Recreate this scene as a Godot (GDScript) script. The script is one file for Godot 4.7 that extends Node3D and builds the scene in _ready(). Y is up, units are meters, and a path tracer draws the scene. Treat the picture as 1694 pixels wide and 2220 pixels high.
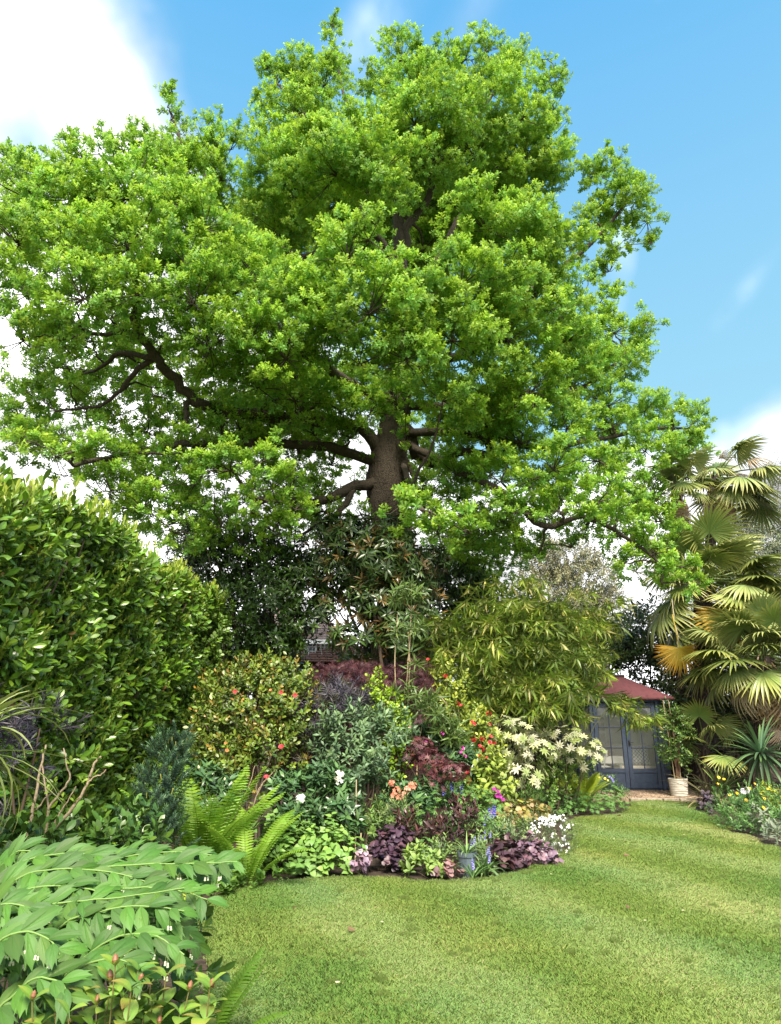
extends Node3D

# ---- the photograph's lens: a level-standing viewer at eye height, tilted up ----
const FOCAL := 1510.0
const EYE := 1.6
const PITCH := 0.288
var rng := RandomNumberGenerator.new()
var taken := {}


class MB:
	var v := PackedVector3Array()
	var n := PackedVector3Array()
	var c := PackedColorArray()

	func tri(a: Vector3, b: Vector3, d: Vector3, na: Vector3, nb: Vector3, nd: Vector3, ca: Color, cb: Color, cd: Color) -> void:
		if (b - a).cross(d - a).dot(na + nb + nd) > 0.0:
			v.append(a); v.append(d); v.append(b)
			n.append(na); n.append(nd); n.append(nb)
			c.append(ca); c.append(cd); c.append(cb)
		else:
			v.append(a); v.append(b); v.append(d)
			n.append(na); n.append(nb); n.append(nd)
			c.append(ca); c.append(cb); c.append(cd)

	func quad(a: Vector3, b: Vector3, d: Vector3, e: Vector3, nn: Vector3, col: Color) -> void:
		tri(a, b, d, nn, nn, nn, col, col, col)
		tri(a, d, e, nn, nn, nn, col, col, col)

	# one blade: stations along a bending midrib, two halves folded along it
	func leaf(base: Vector3, dir: Vector3, up: Vector3, L: float, W: float, prof: Array, curl: float, fold: float, col: Color, mid := 1.15, tip := Color(-1, 0, 0)) -> void:
		var side := dir.cross(up).normalized()
		up = side.cross(dir).normalized()
		var k := prof.size() - 1
		var p := base
		var pp := p
		var pr := p
		var pl := p
		var pu := up
		var pc := col
		for i in k + 1:
			var w: float = W * 0.5 * prof[i]
			var r := p + side * w + up * (fold * w)
			var l := p - side * w + up * (fold * w)
			var cc := col if tip.r < 0.0 else col.lerp(tip, pow(float(i) / k, 2.0))
			var mc := Color(cc.r * mid, cc.g * mid, cc.b * mid)
			var pm := Color(pc.r * mid, pc.g * mid, pc.b * mid)
			if i > 0:
				var nr := (up - side * fold).normalized()
				var nl := (up + side * fold).normalized()
				var qr := (pu - side * fold).normalized()
				var ql := (pu + side * fold).normalized()
				if prof[i - 1] > 0.0:
					tri(pp, pr, p, qr, qr, nr, pm, pc, mc)
					tri(pp, pl, p, ql, ql, nl, pm, pc, mc)
				if prof[i] > 0.0:
					tri(pr, r, p, qr, nr, nr, pc, cc, mc)
					tri(pl, l, p, ql, nl, nl, pc, cc, mc)
			pp = p; pr = r; pl = l; pu = up; pc = cc
			p += dir * (L / k)
			dir = dir.rotated(side, -curl / k)
			up = up.rotated(side, -curl / k)

	func tube(pts: PackedVector3Array, rad: PackedFloat32Array, sides: int, col: Color, col2 := Color(-1, 0, 0)) -> void:
		var m := pts.size()
		var t0 := (pts[1] - pts[0]).normalized()
		var x := t0.cross(Vector3(0.31, 0.2, 0.93)).normalized()
		var prev := PackedVector3Array()
		var prevn := PackedVector3Array()
		var pc := col
		for i in m:
			var t := (pts[mini(i + 1, m - 1)] - pts[maxi(i - 1, 0)]).normalized()
			x = (x - t * x.dot(t)).normalized()
			var y := t.cross(x)
			var ring := PackedVector3Array()
			var rn := PackedVector3Array()
			var cc := col if col2.r < 0.0 else col.lerp(col2, float(i) / (m - 1))
			for s in sides:
				var a := TAU * s / sides
				var d := x * cos(a) + y * sin(a)
				ring.append(pts[i] + d * rad[i])
				rn.append(d)
			if i > 0:
				for s in sides:
					var e := (s + 1) % sides
					tri(prev[s], prev[e], ring[e], prevn[s], prevn[e], rn[e], pc, pc, cc)
					tri(prev[s], ring[e], ring[s], prevn[s], rn[e], rn[s], pc, cc, cc)
			prev = ring; prevn = rn; pc = cc
		for s in sides:
			if rad[m - 1] > 0.004:
				var e := (s + 1) % sides
				var t := (pts[m - 1] - pts[m - 2]).normalized()
				tri(pts[m - 1], prev[s], prev[e], t, t, t, pc, pc, pc)

	func box(at: Vector3, size: Vector3, col: Color, b := Basis(), bevel := 0.0) -> void:
		var h := size * 0.5
		for ax in 3:
			for sg in [-1.0, 1.0]:
				var nn := Vector3.ZERO
				nn[ax] = sg
				var u := Vector3.ZERO
				u[(ax + 1) % 3] = h[(ax + 1) % 3] - bevel
				var w := Vector3.ZERO
				w[(ax + 2) % 3] = h[(ax + 2) % 3] - bevel
				var o := nn * h[ax]
				quad(at + b * (o - u - w), at + b * (o + u - w), at + b * (o + u + w), at + b * (o - u + w), b * nn, col)
				if bevel > 0.0:
					for a2 in [(ax + 1) % 3]:
						for s2 in [-1.0, 1.0]:
							var n2 := Vector3.ZERO
							n2[a2] = s2
							var w2 := Vector3.ZERO
							w2[3 - ax - a2] = h[3 - ax - a2]
							var e1 := nn * h[ax] + n2 * (h[a2] - bevel)
							var e2 := nn * (h[ax] - bevel) + n2 * h[a2]
							quad(at + b * (e1 - w2), at + b * (e1 + w2), at + b * (e2 + w2), at + b * (e2 - w2), b * (nn + n2).normalized(), col)

	func lathe(prof: Array, sides: int, col: Color, at := Vector3.ZERO) -> void:
		for i in prof.size() - 1:
			var a: Vector2 = prof[i]
			var b: Vector2 = prof[i + 1]
			var sl := Vector2(b.y - a.y, a.x - b.x).normalized()
			for s in sides:
				var g := TAU * s / sides
				var h := TAU * (s + 1) / sides
				var d := Vector3(cos(g), 0, sin(g))
				var e := Vector3(cos(h), 0, sin(h))
				var na := d * sl.x + Vector3.UP * sl.y
				var nb := e * sl.x + Vector3.UP * sl.y
				var up := Vector3.UP
				tri(at + d * a.x + up * a.y, at + e * a.x + up * a.y, at + e * b.x + up * b.y, na, nb, nb, col, col, col)
				tri(at + d * a.x + up * a.y, at + e * b.x + up * b.y, at + d * b.x + up * b.y, na, nb, na, col, col, col)

	func done() -> ArrayMesh:
		var arr := []
		arr.resize(Mesh.ARRAY_MAX)
		arr[Mesh.ARRAY_VERTEX] = v
		arr[Mesh.ARRAY_NORMAL] = n
		arr[Mesh.ARRAY_COLOR] = c
		var m := ArrayMesh.new()
		m.add_surface_from_arrays(Mesh.PRIMITIVE_TRIANGLES, arr)
		return m


# ---- sight lines ----
func ray(u: float, v: float) -> Vector3:
	var cx := (u - 847.0) / FOCAL
	var cy := -(v - 1110.0) / FOCAL
	return Vector3(cx, cy * cos(PITCH) + sin(PITCH), cy * sin(PITCH) - cos(PITCH))

func px(u: float, v: float, d: float) -> Vector3:
	var r := ray(u, v)
	return Vector3(0, EYE, 0) + r * (d / -r.z)

func ground(u: float, v: float, h := 0.0) -> Vector3:
	var r := ray(u, v)
	return Vector3(0, EYE, 0) + r * ((EYE - h) / -r.y)

func met(v: float, d: float) -> float:   # metres per photograph pixel at that height and distance
	return d / -ray(847, v).z / FOCAL

func ell(u: float, v: float, d: float, ru: float, rv: float, deep := 1.0) -> Array:
	var m := met(v, d)
	return [px(u, v, d), Vector3(ru * m, rv * m, (ru + rv) * 0.5 * m * deep)]

func at_x(u: float, v: float, d: float) -> Vector3:
	var p := px(u, v, d)
	return Vector3(p.x, 0, p.z)


# ---- nodes ----
func numbered(called: String) -> String:
	if not taken.has(called):
		taken[called] = 0
		return called
	taken[called] += 1
	return "%s_%03d" % [called, taken[called]]

func thing(called: String, label: String, category: String, at := Vector3.ZERO, group := "") -> Node3D:
	var o := Node3D.new()
	o.name = numbered(called)
	add_child(o)
	o.position = at
	o.set_meta("label", label)
	o.set_meta("category", category)
	if group != "":
		o.set_meta("group", group)
	return o

func part(called: String, m: Mesh, mat: Material, parent: Node3D, xf := Transform3D(), stuff := false) -> MeshInstance3D:
	var o := MeshInstance3D.new()
	o.mesh = m
	o.material_override = mat
	o.transform = xf
	var seen: Dictionary = parent.get_meta("_n", {})
	var k: int = seen.get(called, -1) + 1
	seen[called] = k
	parent.set_meta("_n", seen)
	o.name = called if k == 0 else "%s_%03d" % [called, k]
	parent.add_child(o, true)
	if stuff:
		o.set_meta("kind", "stuff")
	return o

func struct(called: String, m: Mesh, mat: Material) -> MeshInstance3D:
	var o := MeshInstance3D.new()
	o.mesh = m
	o.material_override = mat
	o.name = numbered(called)
	add_child(o)
	o.set_meta("kind", "structure")
	return o

func many(called: String, m: Mesh, mat: Material, parent: Node3D, xf: Array, tint := []) -> void:
	if xf.is_empty():
		return
	var mm := MultiMesh.new()
	mm.transform_format = MultiMesh.TRANSFORM_3D
	mm.use_colors = not tint.is_empty()
	mm.mesh = m
	mm.instance_count = xf.size()
	for i in xf.size():
		mm.set_instance_transform(i, xf[i])
		if not tint.is_empty():
			mm.set_instance_color(i, tint[i])
	var o := MultiMeshInstance3D.new()
	o.multimesh = mm
	o.material_override = mat
	var seen: Dictionary = parent.get_meta("_n", {})
	var k: int = seen.get(called, -1) + 1
	seen[called] = k
	parent.set_meta("_n", seen)
	o.name = called if k == 0 else "%s_%03d" % [called, k]
	parent.add_child(o, true)
	o.set_meta("kind", "stuff")

# the nearest `most` pieces singly, the rest as one mass
func place(root: Node3D, piece: String, meshes: Array, mats: Array, xf: Array, most: int, rest := "foliage") -> void:
	var o := root.position
	var order := []
	for i in xf.size():
		var t: Transform3D = xf[i]
		order.append([t.origin.distance_squared_to(Vector3(0, EYE, 0)), i])
	order.sort()
	var left := {}
	for k in order.size():
		var i: int = order[k][1]
		var t: Transform3D = xf[i]
		t.origin -= o
		var a := i % meshes.size()
		var b := (i / meshes.size() + i) % mats.size()
		if k < most:
			part(piece, meshes[a], mats[b], root, t)
		else:
			var key := Vector2i(a, b)
			if not left.has(key):
				left[key] = []
			left[key].append(t)
	for key in left:
		many(rest, meshes[key.x], mats[key.y], root, left[key])

func facing(pos: Vector3, dir: Vector3, s: float) -> Transform3D:   # +Y along dir, random roll
	var y := dir.normalized()
	var x := y.cross(Vector3(rng.randf() - 0.5, rng.randf() - 0.5, rng.randf() - 0.5) + Vector3(0.01, 0, 0)).normalized()
	return Transform3D(Basis(x * s, y * s, x.cross(y) * s), pos)

func ball() -> Vector3:
	while true:
		var p := Vector3(rng.randf_range(-1, 1), rng.randf_range(-1, 1), rng.randf_range(-1, 1))
		if p.length_squared() < 1.0 and p.length_squared() > 0.01:
			return p.normalized()
	return Vector3.UP


# ---- materials ----
func lin(r: float, g: float, b: float) -> Color:
	return Color(r, g, b).linear_to_srgb()

func leafmat(k := Color(1, 1, 1), rough := 0.45, back := 0.7, spec := 0.5) -> StandardMaterial3D:
	var m := StandardMaterial3D.new()
	var thin := 1.0 + 0.5 * clampf(back, 0.0, 0.6)      # part of what a leaf scatters goes through it
	m.albedo_color = Color(k.r * thin, k.g * thin, k.b * thin).linear_to_srgb()
	m.vertex_color_use_as_albedo = true
	m.roughness = rough
	m.metallic_specular = spec
	m.backlight_enabled = back > 0.0
	m.backlight = Color(back, back, back)
	m.cull_mode = BaseMaterial3D.CULL_DISABLED
	return m

# three shades of one leaf, as plants have
func leafmats(rough := 0.45, back := 0.7, spread := 0.16) -> Array:
	return [leafmat(Color(1, 1, 1), rough, back), leafmat(Color(1.0 + spread * 1.2, 1.0 + spread, 1.0), rough, back), leafmat(Color(1.0 - spread, 1.0 - spread, 1.0 - spread * 0.7), rough, back)]

func noisetex(freq: float, ramp: Array, seed_ := 1, size := 512, oct := 5, kind := FastNoiseLite.TYPE_SIMPLEX_SMOOTH) -> NoiseTexture2D:
	var f := FastNoiseLite.new()
	f.seed = seed_
	f.noise_type = kind
	f.frequency = freq
	f.fractal_octaves = oct
	var t := NoiseTexture2D.new()
	t.width = size
	t.height = size
	t.seamless = true
	t.noise = f
	if ramp.size():
		var g := Gradient.new()
		g.offsets = PackedFloat32Array(range(ramp.size()).map(func(i): return float(i) / (ramp.size() - 1)))
		g.colors = PackedColorArray(ramp)
		t.color_ramp = g
	return t

func solid(col: Color, rough := 0.7, tex: Texture2D = null, scale := 1.0, bump: Texture2D = null, depth := 0.5, bscale := 1.0) -> StandardMaterial3D:
	var m := StandardMaterial3D.new()
	m.albedo_color = col.linear_to_srgb()
	m.vertex_color_use_as_albedo = true
	m.roughness = rough
	m.uv1_triplanar = true
	m.uv1_world_triplanar = true
	m.uv1_scale = Vector3.ONE * scale
	if tex:
		m.albedo_texture = tex
	if bump:
		m.heightmap_enabled = true
		m.heightmap_texture = bump
		m.heightmap_scale = depth
	m.cull_mode = BaseMaterial3D.CULL_DISABLED
	return m


# ---- leaf outlines (width along the midrib) ----
const OVAL := [0.0, 0.62, 0.95, 1.0, 0.72, 0.0]
const LANCE := [0.1, 0.8, 1.0, 0.75, 0.4, 0.0]
const STRAP := [0.7, 0.95, 1.0, 0.95, 0.8, 0.5, 0.0]
const OBOV := [0.05, 0.4, 0.8, 1.0, 0.8, 0.0]
const OAK := [0.06, 0.3, 0.62, 0.42, 0.95, 0.6, 1.0, 0.62, 0.0]
const ROUND := [0.3, 0.9, 1.0, 0.85, 0.0]
const SIMPLE := [0.1, 1.0, 0.7, 0.0]
const W1 := Color(1, 1, 1)

func vary(c: Color, k: float) -> Color:
	var f := 1.0 + rng.randf_range(-k, k)
	var h := 1.0 + rng.randf_range(-k, k) * 0.6
	return Color(c.r * f * h, c.g * f, c.b * f)

# a twig along +Y with leaves in a spiral
func sprig(count: int, stem: float, L: float, W: float, prof: Array, a0: float, a1: float, curl: float, fold: float, c0: Color, c1: Color, rough := 0.14, bark := Color(0.05, 0.06, 0.02)) -> ArrayMesh:
	var mb := MB.new()
	if stem > 0.02:
		mb.tube(PackedVector3Array([Vector3.ZERO, Vector3(0, stem, 0)]), PackedFloat32Array([L * 0.025, L * 0.015]), 3, bark)
	for i in count:
		var t := (i + 0.6) / count
		var az := i * 2.4 + rng.randf_range(-0.4, 0.4)
		var a := lerpf(a0, a1, t) + rng.randf_range(-0.2, 0.2)
		var d := Vector3(cos(az) * sin(a), cos(a), sin(az) * sin(a))
		var up := (Vector3.UP - d * d.y) if absf(d.y) < 0.97 else Vector3(-cos(az), 0, -sin(az))
		up = up.normalized() + ball() * 0.25
		var s := rng.randf_range(0.75, 1.15)
		mb.leaf(Vector3(0, stem * t, 0) + d * L * 0.06, d, up, L * s, W * s, prof, curl + rng.randf_range(-0.3, 0.3), fold, vary(c0.lerp(c1, t), rough))
	return mb.done()

# fingers spread from the end of a stalk (maple, fatsia)
func palmate(fingers: int, L: float, W: float, prof: Array, spread: float, curl: float, c0: Color, stalk := 0.5, tip := Color(-1, 0, 0)) -> ArrayMesh:
	var mb := MB.new()
	mb.tube(PackedVector3Array([Vector3.ZERO, Vector3(0, L * stalk, 0)]), PackedFloat32Array([L * 0.02, L * 0.015]), 3, c0)
	for i in fingers:
		var a := lerpf(-spread, spread, float(i) / (fingers - 1))
		var d := Vector3(sin(a), 0.25, cos(a)).normalized()
		var s := 1.0 - 0.4 * absf(a / spread)
		mb.leaf(Vector3(0, L * stalk, 0), d, Vector3.UP + ball() * 0.1, L * s, W * s, prof, curl + rng.randf_range(-0.15, 0.15), 0.15, vary(c0, 0.12), 1.15, tip)
	return mb.done()

# flower of some petals, facing +Y
func bloom(petals: int, L: float, W: float, a: float, col: Color, heart: Color, curl := 0.5) -> ArrayMesh:
	var mb := MB.new()
	for i in petals:
		var az := TAU * i / petals + rng.randf_range(-0.1, 0.1)
		var d := Vector3(cos(az) * sin(a), cos(a), sin(az) * sin(a))
		mb.leaf(d * L * 0.1, d, Vector3.UP, L, W, ROUND, curl, 0.1, vary(col, 0.1), 1.0)
	mb.lathe([Vector2(0, L * 0.25), Vector2(L * 0.14, L * 0.15), Vector2(L * 0.1, 0)], 5, heart)
	return mb.done()

# a ball of small blooms, facing +Y
func truss(count: int, R: float, petals: int, L: float, W: float, col: Color, heart: Color) -> ArrayMesh:
	var mb := MB.new()
	for k in count:
		var d := ball()
		d.y = absf(d.y) * 0.9 + 0.1
		d = d.normalized()
		var x := d.cross(Vector3(0.3, 0.1, 0.9)).normalized()
		var z := x.cross(d)
		var cc := vary(col, 0.15)
		for i in petals:
			var az := TAU * i / petals
			var e := (x * cos(az) + z * sin(az)) * 0.85 + d * 0.5
			mb.leaf(d * R * 0.8, e.normalized(), d, L, W, SIMPLE, 0.5, 0.1, cc, 1.0)
		mb.box(d * R * 0.85, Vector3.ONE * L * 0.2, heart)
	return mb.done()

func stems(root: Node3D, called: String, tops: Array, r: float, mat: Material, col: Color, bend := 0.15, base_spread := 0.12, single := true) -> void:
	var all := MB.new()
	for t in tops:
		var mb := MB.new() if single else all
		var a := Vector3(rng.randf_range(-1, 1) * base_spread, 0, rng.randf_range(-1, 1) * base_spread)
		var b: Vector3 = t - root.position
		var side := Vector3(rng.randf_range(-1, 1), 0, rng.randf_range(-1, 1)) * bend * b.length() * 0.5
		var pts := PackedVector3Array()
		var rad := PackedFloat32Array()
		for i in 6:
			var s := i / 5.0
			pts.append(a.lerp(b, s) + side * sin(s * PI) + Vector3(rng.randf_range(-1, 1), 0, rng.randf_range(-1, 1)) * r * 0.8)
			rad.append(r * (1.0 - 0.6 * s))
		mb.tube(pts, rad, 5, col)
		if single:
			part(called, mb.done(), mat, root)
	if not single:
		part(called, all.done(), mat, root)

# a bush: pieces over and inside a set of ellipsoids
func bush_points(ells: Array, dens: float, up_bias: float, size := 1.0, inner := 0.4, low := 0.25, wild := 0.35) -> Array:
	var xf := []
	for e in ells:
		var c: Vector3 = e[0]
		var r: Vector3 = e[1]
		var area := 4.0 * PI * pow((pow(r.x * r.y, 1.6) + pow(r.x * r.z, 1.6) + pow(r.y * r.z, 1.6)) / 3.0, 1.0 / 1.6)
		for k in int(area * dens * (1.0 + inner)):
			var d := ball()
			if d.y < -0.3 and rng.randf() > low:
				continue
			var q := rng.randf_range(0.86, 1.04) if rng.randf() > inner / (1.0 + inner) else rng.randf_range(0.35, 0.85)
			q *= 1.0 + 0.12 * sin(d.x * 5.0 + c.x * 3.0) * cos(d.y * 6.0 + c.z)
			var p := c + d * r * q
			var deep := false
			for f in ells:
				if f != e and (((p - f[0]) / f[1]) as Vector3).length() < 0.6:
					deep = true
			if deep or p.y < 0.03:
				continue
			var dir := ((d / r).normalized() * 0.8 + Vector3.UP * up_bias + ball() * wild)
			xf.append(facing(p, dir, size * rng.randf_range(0.75, 1.2)))
	return xf


func make_sky() -> PanoramaSkyMaterial:
	var w := 2048
	var h := 1024
	var im := Image.create(w, h, false, Image.FORMAT_RGBF)
	var f := FastNoiseLite.new()
	f.seed = 5
	f.noise_type = FastNoiseLite.TYPE_SIMPLEX_SMOOTH
	f.frequency = 1.6
	f.fractal_octaves = 6
	f.fractal_gain = 0.52
	var g := FastNoiseLite.new()
	g.seed = 11
	g.noise_type = FastNoiseLite.TYPE_SIMPLEX_SMOOTH
	g.frequency = 1.3
	g.fractal_octaves = 4
	for y in h:
		var el := 90.0 - (y + 0.5) / h * 180.0
		var s := sin(deg_to_rad(el))
		var co := cos(deg_to_rad(el))
		if el < 0.0:
			im.fill_rect(Rect2i(0, y, w, 1), Color(0.10, 0.11, 0.08))
			continue
		var k := clampf(el / 62.0, 0.0, 1.0)
		var blue := Color(0.128, 0.222, 0.252).lerp(Color(0.022, 0.115, 0.238), pow(k, 1.15))
		for x in w:
			var az := wrapf((x + 0.5) / w * 360.0, -180.0, 180.0)
			var d := Vector3(sin(deg_to_rad(az)) * co, s, -cos(deg_to_rad(az)) * co)
			var n := f.get_noise_3dv(d * 1.2 + Vector3(3, 0, 1))
			var edge := clampf(26.5 + (el - 50.0) * 1.15, -60.0, 40.0)
			var dz := -az - edge
			if absf(az) > 90.0:
				dz = 4.0 + 40.0 * n - maxf(0.0, el - 35.0) * 0.4
			var c := smoothstep(-7.0, 9.0, dz + n * 16.0)
			c = maxf(c, smoothstep(23.0, 17.0, el - n * 8.0 + 2.5 * smoothstep(10.0, 30.0, az)) * 0.97)
			var hole := Vector2((az + 33.0) / 7.0, (el - 39.5) / 4.0).length()
			c *= 1.0 - 0.75 * smoothstep(1.6, 0.5, hole + n * 1.5)
			var wisp := clampf(g.get_noise_3dv(Vector3(d.x * 2.6, d.y * 0.9, d.z * 1.2)) * 1.2 - 0.30 + n * 0.5, 0.0, 0.3)
			c = maxf(c, wisp * 0.8)
			for ws in [[-2.3, 51.5, 3.0, 3.0, 0.13], [10.6, 53.0, 2.5, 4.0, 0.06], [30.0, 30.0, 0.9, 1.7, 0.10], [-6.0, 47.0, 3.0, 4.0, 0.06]]:
				var q := Vector2(az - ws[0] - (el - ws[1]) * 1.1, el - ws[1]) / Vector2(ws[2], ws[3])
				if q.length_squared() < 6.0:
					c = maxf(c, ws[4] * exp(-q.length_squared()) * (1.0 + 2.2 * f.get_noise_3dv(d * 5.0)))
			var lit := 0.46 + 0.6 * f.get_noise_3dv(d * 1.7 + Vector3(9, 2, 4))
			var cl := Color(lit, lit * 1.0, lit * 1.01)
			im.set_pixel(x, y, blue.lerp(cl, c))
	var m := PanoramaSkyMaterial.new()
	m.panorama = ImageTexture.create_from_image(im)
	return m


func setting() -> void:
	# camera
	var cam := Camera3D.new()
	cam.name = "camera"
	cam.fov = rad_to_deg(2.0 * atan(1110.0 / FOCAL))
	cam.position = Vector3(0, EYE, 0)
	cam.rotation.x = PITCH
	cam.far = 400.0
	add_child(cam)
	# sky and exposure
	var env := Environment.new()
	env.background_mode = Environment.BG_SKY
	env.sky = Sky.new()
	env.sky.sky_material = make_sky()
	env.tonemap_mode = Environment.TONE_MAPPER_LINEAR
	env.tonemap_exposure = 3.9
	env.sdfgi_enabled = true
	env.ssao_enabled = true
	env.ssil_enabled = true
	var we := WorldEnvironment.new()
	we.name = "world_environment"
	we.environment = env
	add_child(we)
	# sun behind the viewer's left shoulder, thin cloud before it
	var sun := DirectionalLight3D.new()
	sun.name = "sun"
	sun.light_energy = 0.85
	sun.light_color = Color(1.0, 0.955, 0.88)
	sun.light_angular_distance = 22.0
	sun.shadow_enabled = true
	sun.rotation_degrees = Vector3(-50, 6, 0)
	add_child(sun)


# ---- ground, lawn, gravel ----
var lawn_edge := PackedVector2Array()

func lawn_and_ground() -> void:
	var soil := solid(Color(0.055, 0.038, 0.026), 0.95, noisetex(0.02, [Color(0.55, 0.5, 0.45), Color(1, 1, 1), Color(0.8, 0.75, 0.7)], 3), 0.5, noisetex(0.05, [], 4), 3.0)
	var mb := MB.new()
	for i in 24:
		for j in 24:
			var a := Vector3(-300 + 25 * i, 0, -300 + 25 * j)
			mb.quad(a, a + Vector3(25, 0, 0), a + Vector3(25, 0, 25), a + Vector3(0, 0, 25), Vector3.UP, W1)
	struct("ground", mb.done(), soil)

	var rim := [[485, 2220], [474, 2120], [455, 2040], [448, 1985], [470, 1955], [530, 1932], [610, 1922], [690, 1916], [760, 1911], [830, 1914], [900, 1920], [960, 1922], [1020, 1919], [1080, 1912], [1130, 1903], [1180, 1888], [1220, 1868], [1247, 1843], [1254, 1815], [1248, 1796], [1262, 1777], [1310, 1772], [1355, 1770], [1378, 1757], [1374, 1743], [1420, 1740], [1470, 1742], [1505, 1746], [1520, 1765], [1560, 1795], [1610, 1820], [1694, 1850]]
	for r in rim:
		var p := ground(r[0], r[1])
		lawn_edge.append(Vector2(p.x, p.z))
	lawn_edge.append(Vector2(9.5, -7.6))
	lawn_edge.append(Vector2(9.5, 3.0))
	lawn_edge.append(Vector2(-1.6, 3.0))
	lawn_edge.append(Vector2(-1.35, -2.0))
	# turf, a slab a few centimetres above the beds with a cut edge
	var turf := solid(Color(1, 1, 1), 0.9, noisetex(0.012, [Color(0.80, 0.82, 0.72), Color(1, 1, 1), Color(0.93, 0.9, 0.75), Color(1, 1, 1)], 8), 0.35, noisetex(0.09, [], 9), 1.2)
	var tb := MB.new()
	var idx := Geometry2D.triangulate_polygon(lawn_edge)
	var gcol := Color(0.135, 0.19, 0.036)
	for i in range(0, idx.size(), 3):
		var q := []
		for k in 3:
			q.append(Vector3(lawn_edge[idx[i + k]].x, 0.035, lawn_edge[idx[i + k]].y))
		tb.tri(q[0], q[1], q[2], Vector3.UP, Vector3.UP, Vector3.UP, gcol, gcol, gcol)
	for i in lawn_edge.size():
		var a := lawn_edge[i]
		var b := lawn_edge[(i + 1) % lawn_edge.size()]
		var nn := Vector3(b.y - a.y, 0, a.x - b.x).normalized()
		tb.quad(Vector3(a.x, -0.01, a.y), Vector3(b.x, -0.01, b.y), Vector3(b.x, 0.035, b.y), Vector3(a.x, 0.035, a.y), nn, Color(0.05, 0.04, 0.025))
	struct("lawn", tb.done(), turf)

	# mown grass: small patches of blades, laid by the mower in alternate ways
	var patches := []
	for v in 4:
		var pb := MB.new()
		for i in 850:
			var p := Vector3(rng.randf_range(-0.16, 0.16), 0, rng.randf_range(-0.16, 0.16))
			var d := Vector3(rng.randf_range(-1.1, 1.1), 1, rng.randf_range(-1.1, 1.1)).normalized()
			var s := d.cross(Vector3(rng.randf() - 0.5, 0, rng.randf() - 0.5)).normalized() * 0.0015
			var L := rng.randf_range(0.014, 0.030)
			var b := d * L * 0.6
			var e := d * L + Vector3(d.x, -0.2, d.z) * L * 0.3
			var nn := (Vector3.UP + ball() * 0.5).normalized()
			var col := vary(Color(0.162, 0.243, 0.050), 0.15)
			if rng.randf() < 0.05:
				col = Color(0.28, 0.24, 0.10)
			pb.tri(p - s, p + s, p + b + s * 0.8, nn, nn, nn, col, col, col)
			pb.tri(p - s, p + b + s * 0.8, p + b - s * 0.8, nn, nn, nn, col, col, col)
			pb.tri(p + b - s * 0.8, p + b + s * 0.8, p + e, nn, nn, nn, col, col, col)
		patches.append(pb.done())
	var worn := FastNoiseLite.new()
	worn.seed = 21
	worn.frequency = 0.55
	worn.fractal_octaves = 4
	var xf := [[], [], [], []]
	var tint := [[], [], [], []]
	var z := 0.5
	while z > -15.6:
		z -= 0.19
		var x := -3.2
		while x < 9.4:
			x += 0.19
			var p := Vector2(x + rng.randf_range(-0.07, 0.07), z + rng.randf_range(-0.07, 0.07))
			if p.y > -3.6 or absf(p.x) > -p.y * 0.66 + 0.6:
				continue
			if not Geometry2D.is_point_in_polygon(p, lawn_edge):
				continue
			var wn := worn.get_noise_2d(p.x, p.y)
			var stripe := sin((0.92 * p.x - 0.4 * p.y + 0.25 * wn - 0.3) * TAU / 1.6)
			stripe = clampf(stripe * 1.5, -1, 1)
			var k := rng.randi() % 4
			var lean := Vector3(0.4, 0, 0.92) * (0.45 * stripe)
			var b := Basis(Vector3.UP, rng.randf() * TAU)
			b = Basis(Vector3(1, 0, 0), Vector3(lean.x, 1, lean.z), Vector3(0, 0, 1)) * b
			xf[k].append(Transform3D(b.scaled(Vector3(1, rng.randf_range(0.8, 1.15), 1)), Vector3(p.x, 0.034, p.y)))
			var br := 1.0 + 0.10 * stripe + 0.20 * wn
			var dry := clampf(wn * 1.7 - 0.2, 0.0, 1.0) + 0.08 * rng.randf()
			var lush := clampf(-wn * 1.8 - 0.25, 0.0, 0.5)
			tint[k].append(Color(br * (1.0 + 0.34 * dry + 0.05 * stripe - 0.35 * lush), br * (1.0 + 0.06 * dry), br * (1.1 + 0.3 * dry + 0.28 * stripe)))
	var lawn_root := Node3D.new()
	lawn_root.name = "grass"
	lawn_root.set_meta("kind", "stuff")
	lawn_root.set_meta("label", "short mown lawn grass with pale and dark mower stripes")
	lawn_root.set_meta("category", "grass")
	add_child(lawn_root)
	var gm := leafmat(W1, 0.6, 0.5)
	for k in 4:
		many("grass_blades", patches[k], gm, lawn_root, xf[k], tint[k])
	# longer fringe along the cut edge
	var fx := []
	for i in 27:
		var a := lawn_edge[i]
		var b := lawn_edge[i + 1]
		for k in int(a.distance_to(b) / 0.05):
			var p := a.lerp(b, rng.randf())
			fx.append(Transform3D(Basis(Vector3.UP, rng.randf() * TAU).scaled(Vector3(0.3, rng.randf_range(1.0, 2.0), 0.3)), Vector3(p.x, 0.02, p.y)))
	many("grass_fringe", patches[0], gm, lawn_root, fx)
	# dandelion heads and fallen petals in the turf
	var dots := []
	for i in 22:
		var p := Vector2(rng.randf_range(-1, 6), rng.randf_range(-13, -4.6))
		if Geometry2D.is_point_in_polygon(p, lawn_edge):
			dots.append(Transform3D(Basis().rotated(Vector3.UP, rng.randf() * TAU).scaled(Vector3.ONE * rng.randf_range(0.6, 1.3)), Vector3(p.x, 0.065, p.y)))
	many("fallen_petals", bloom(4, 0.012, 0.012, 1.2, Color(0.6, 0.55, 0.35), Color(0.5, 0.4, 0.1)), leafmat(W1, 0.7, 0.3), lawn_root, dots)

	var fallen := []
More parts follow.
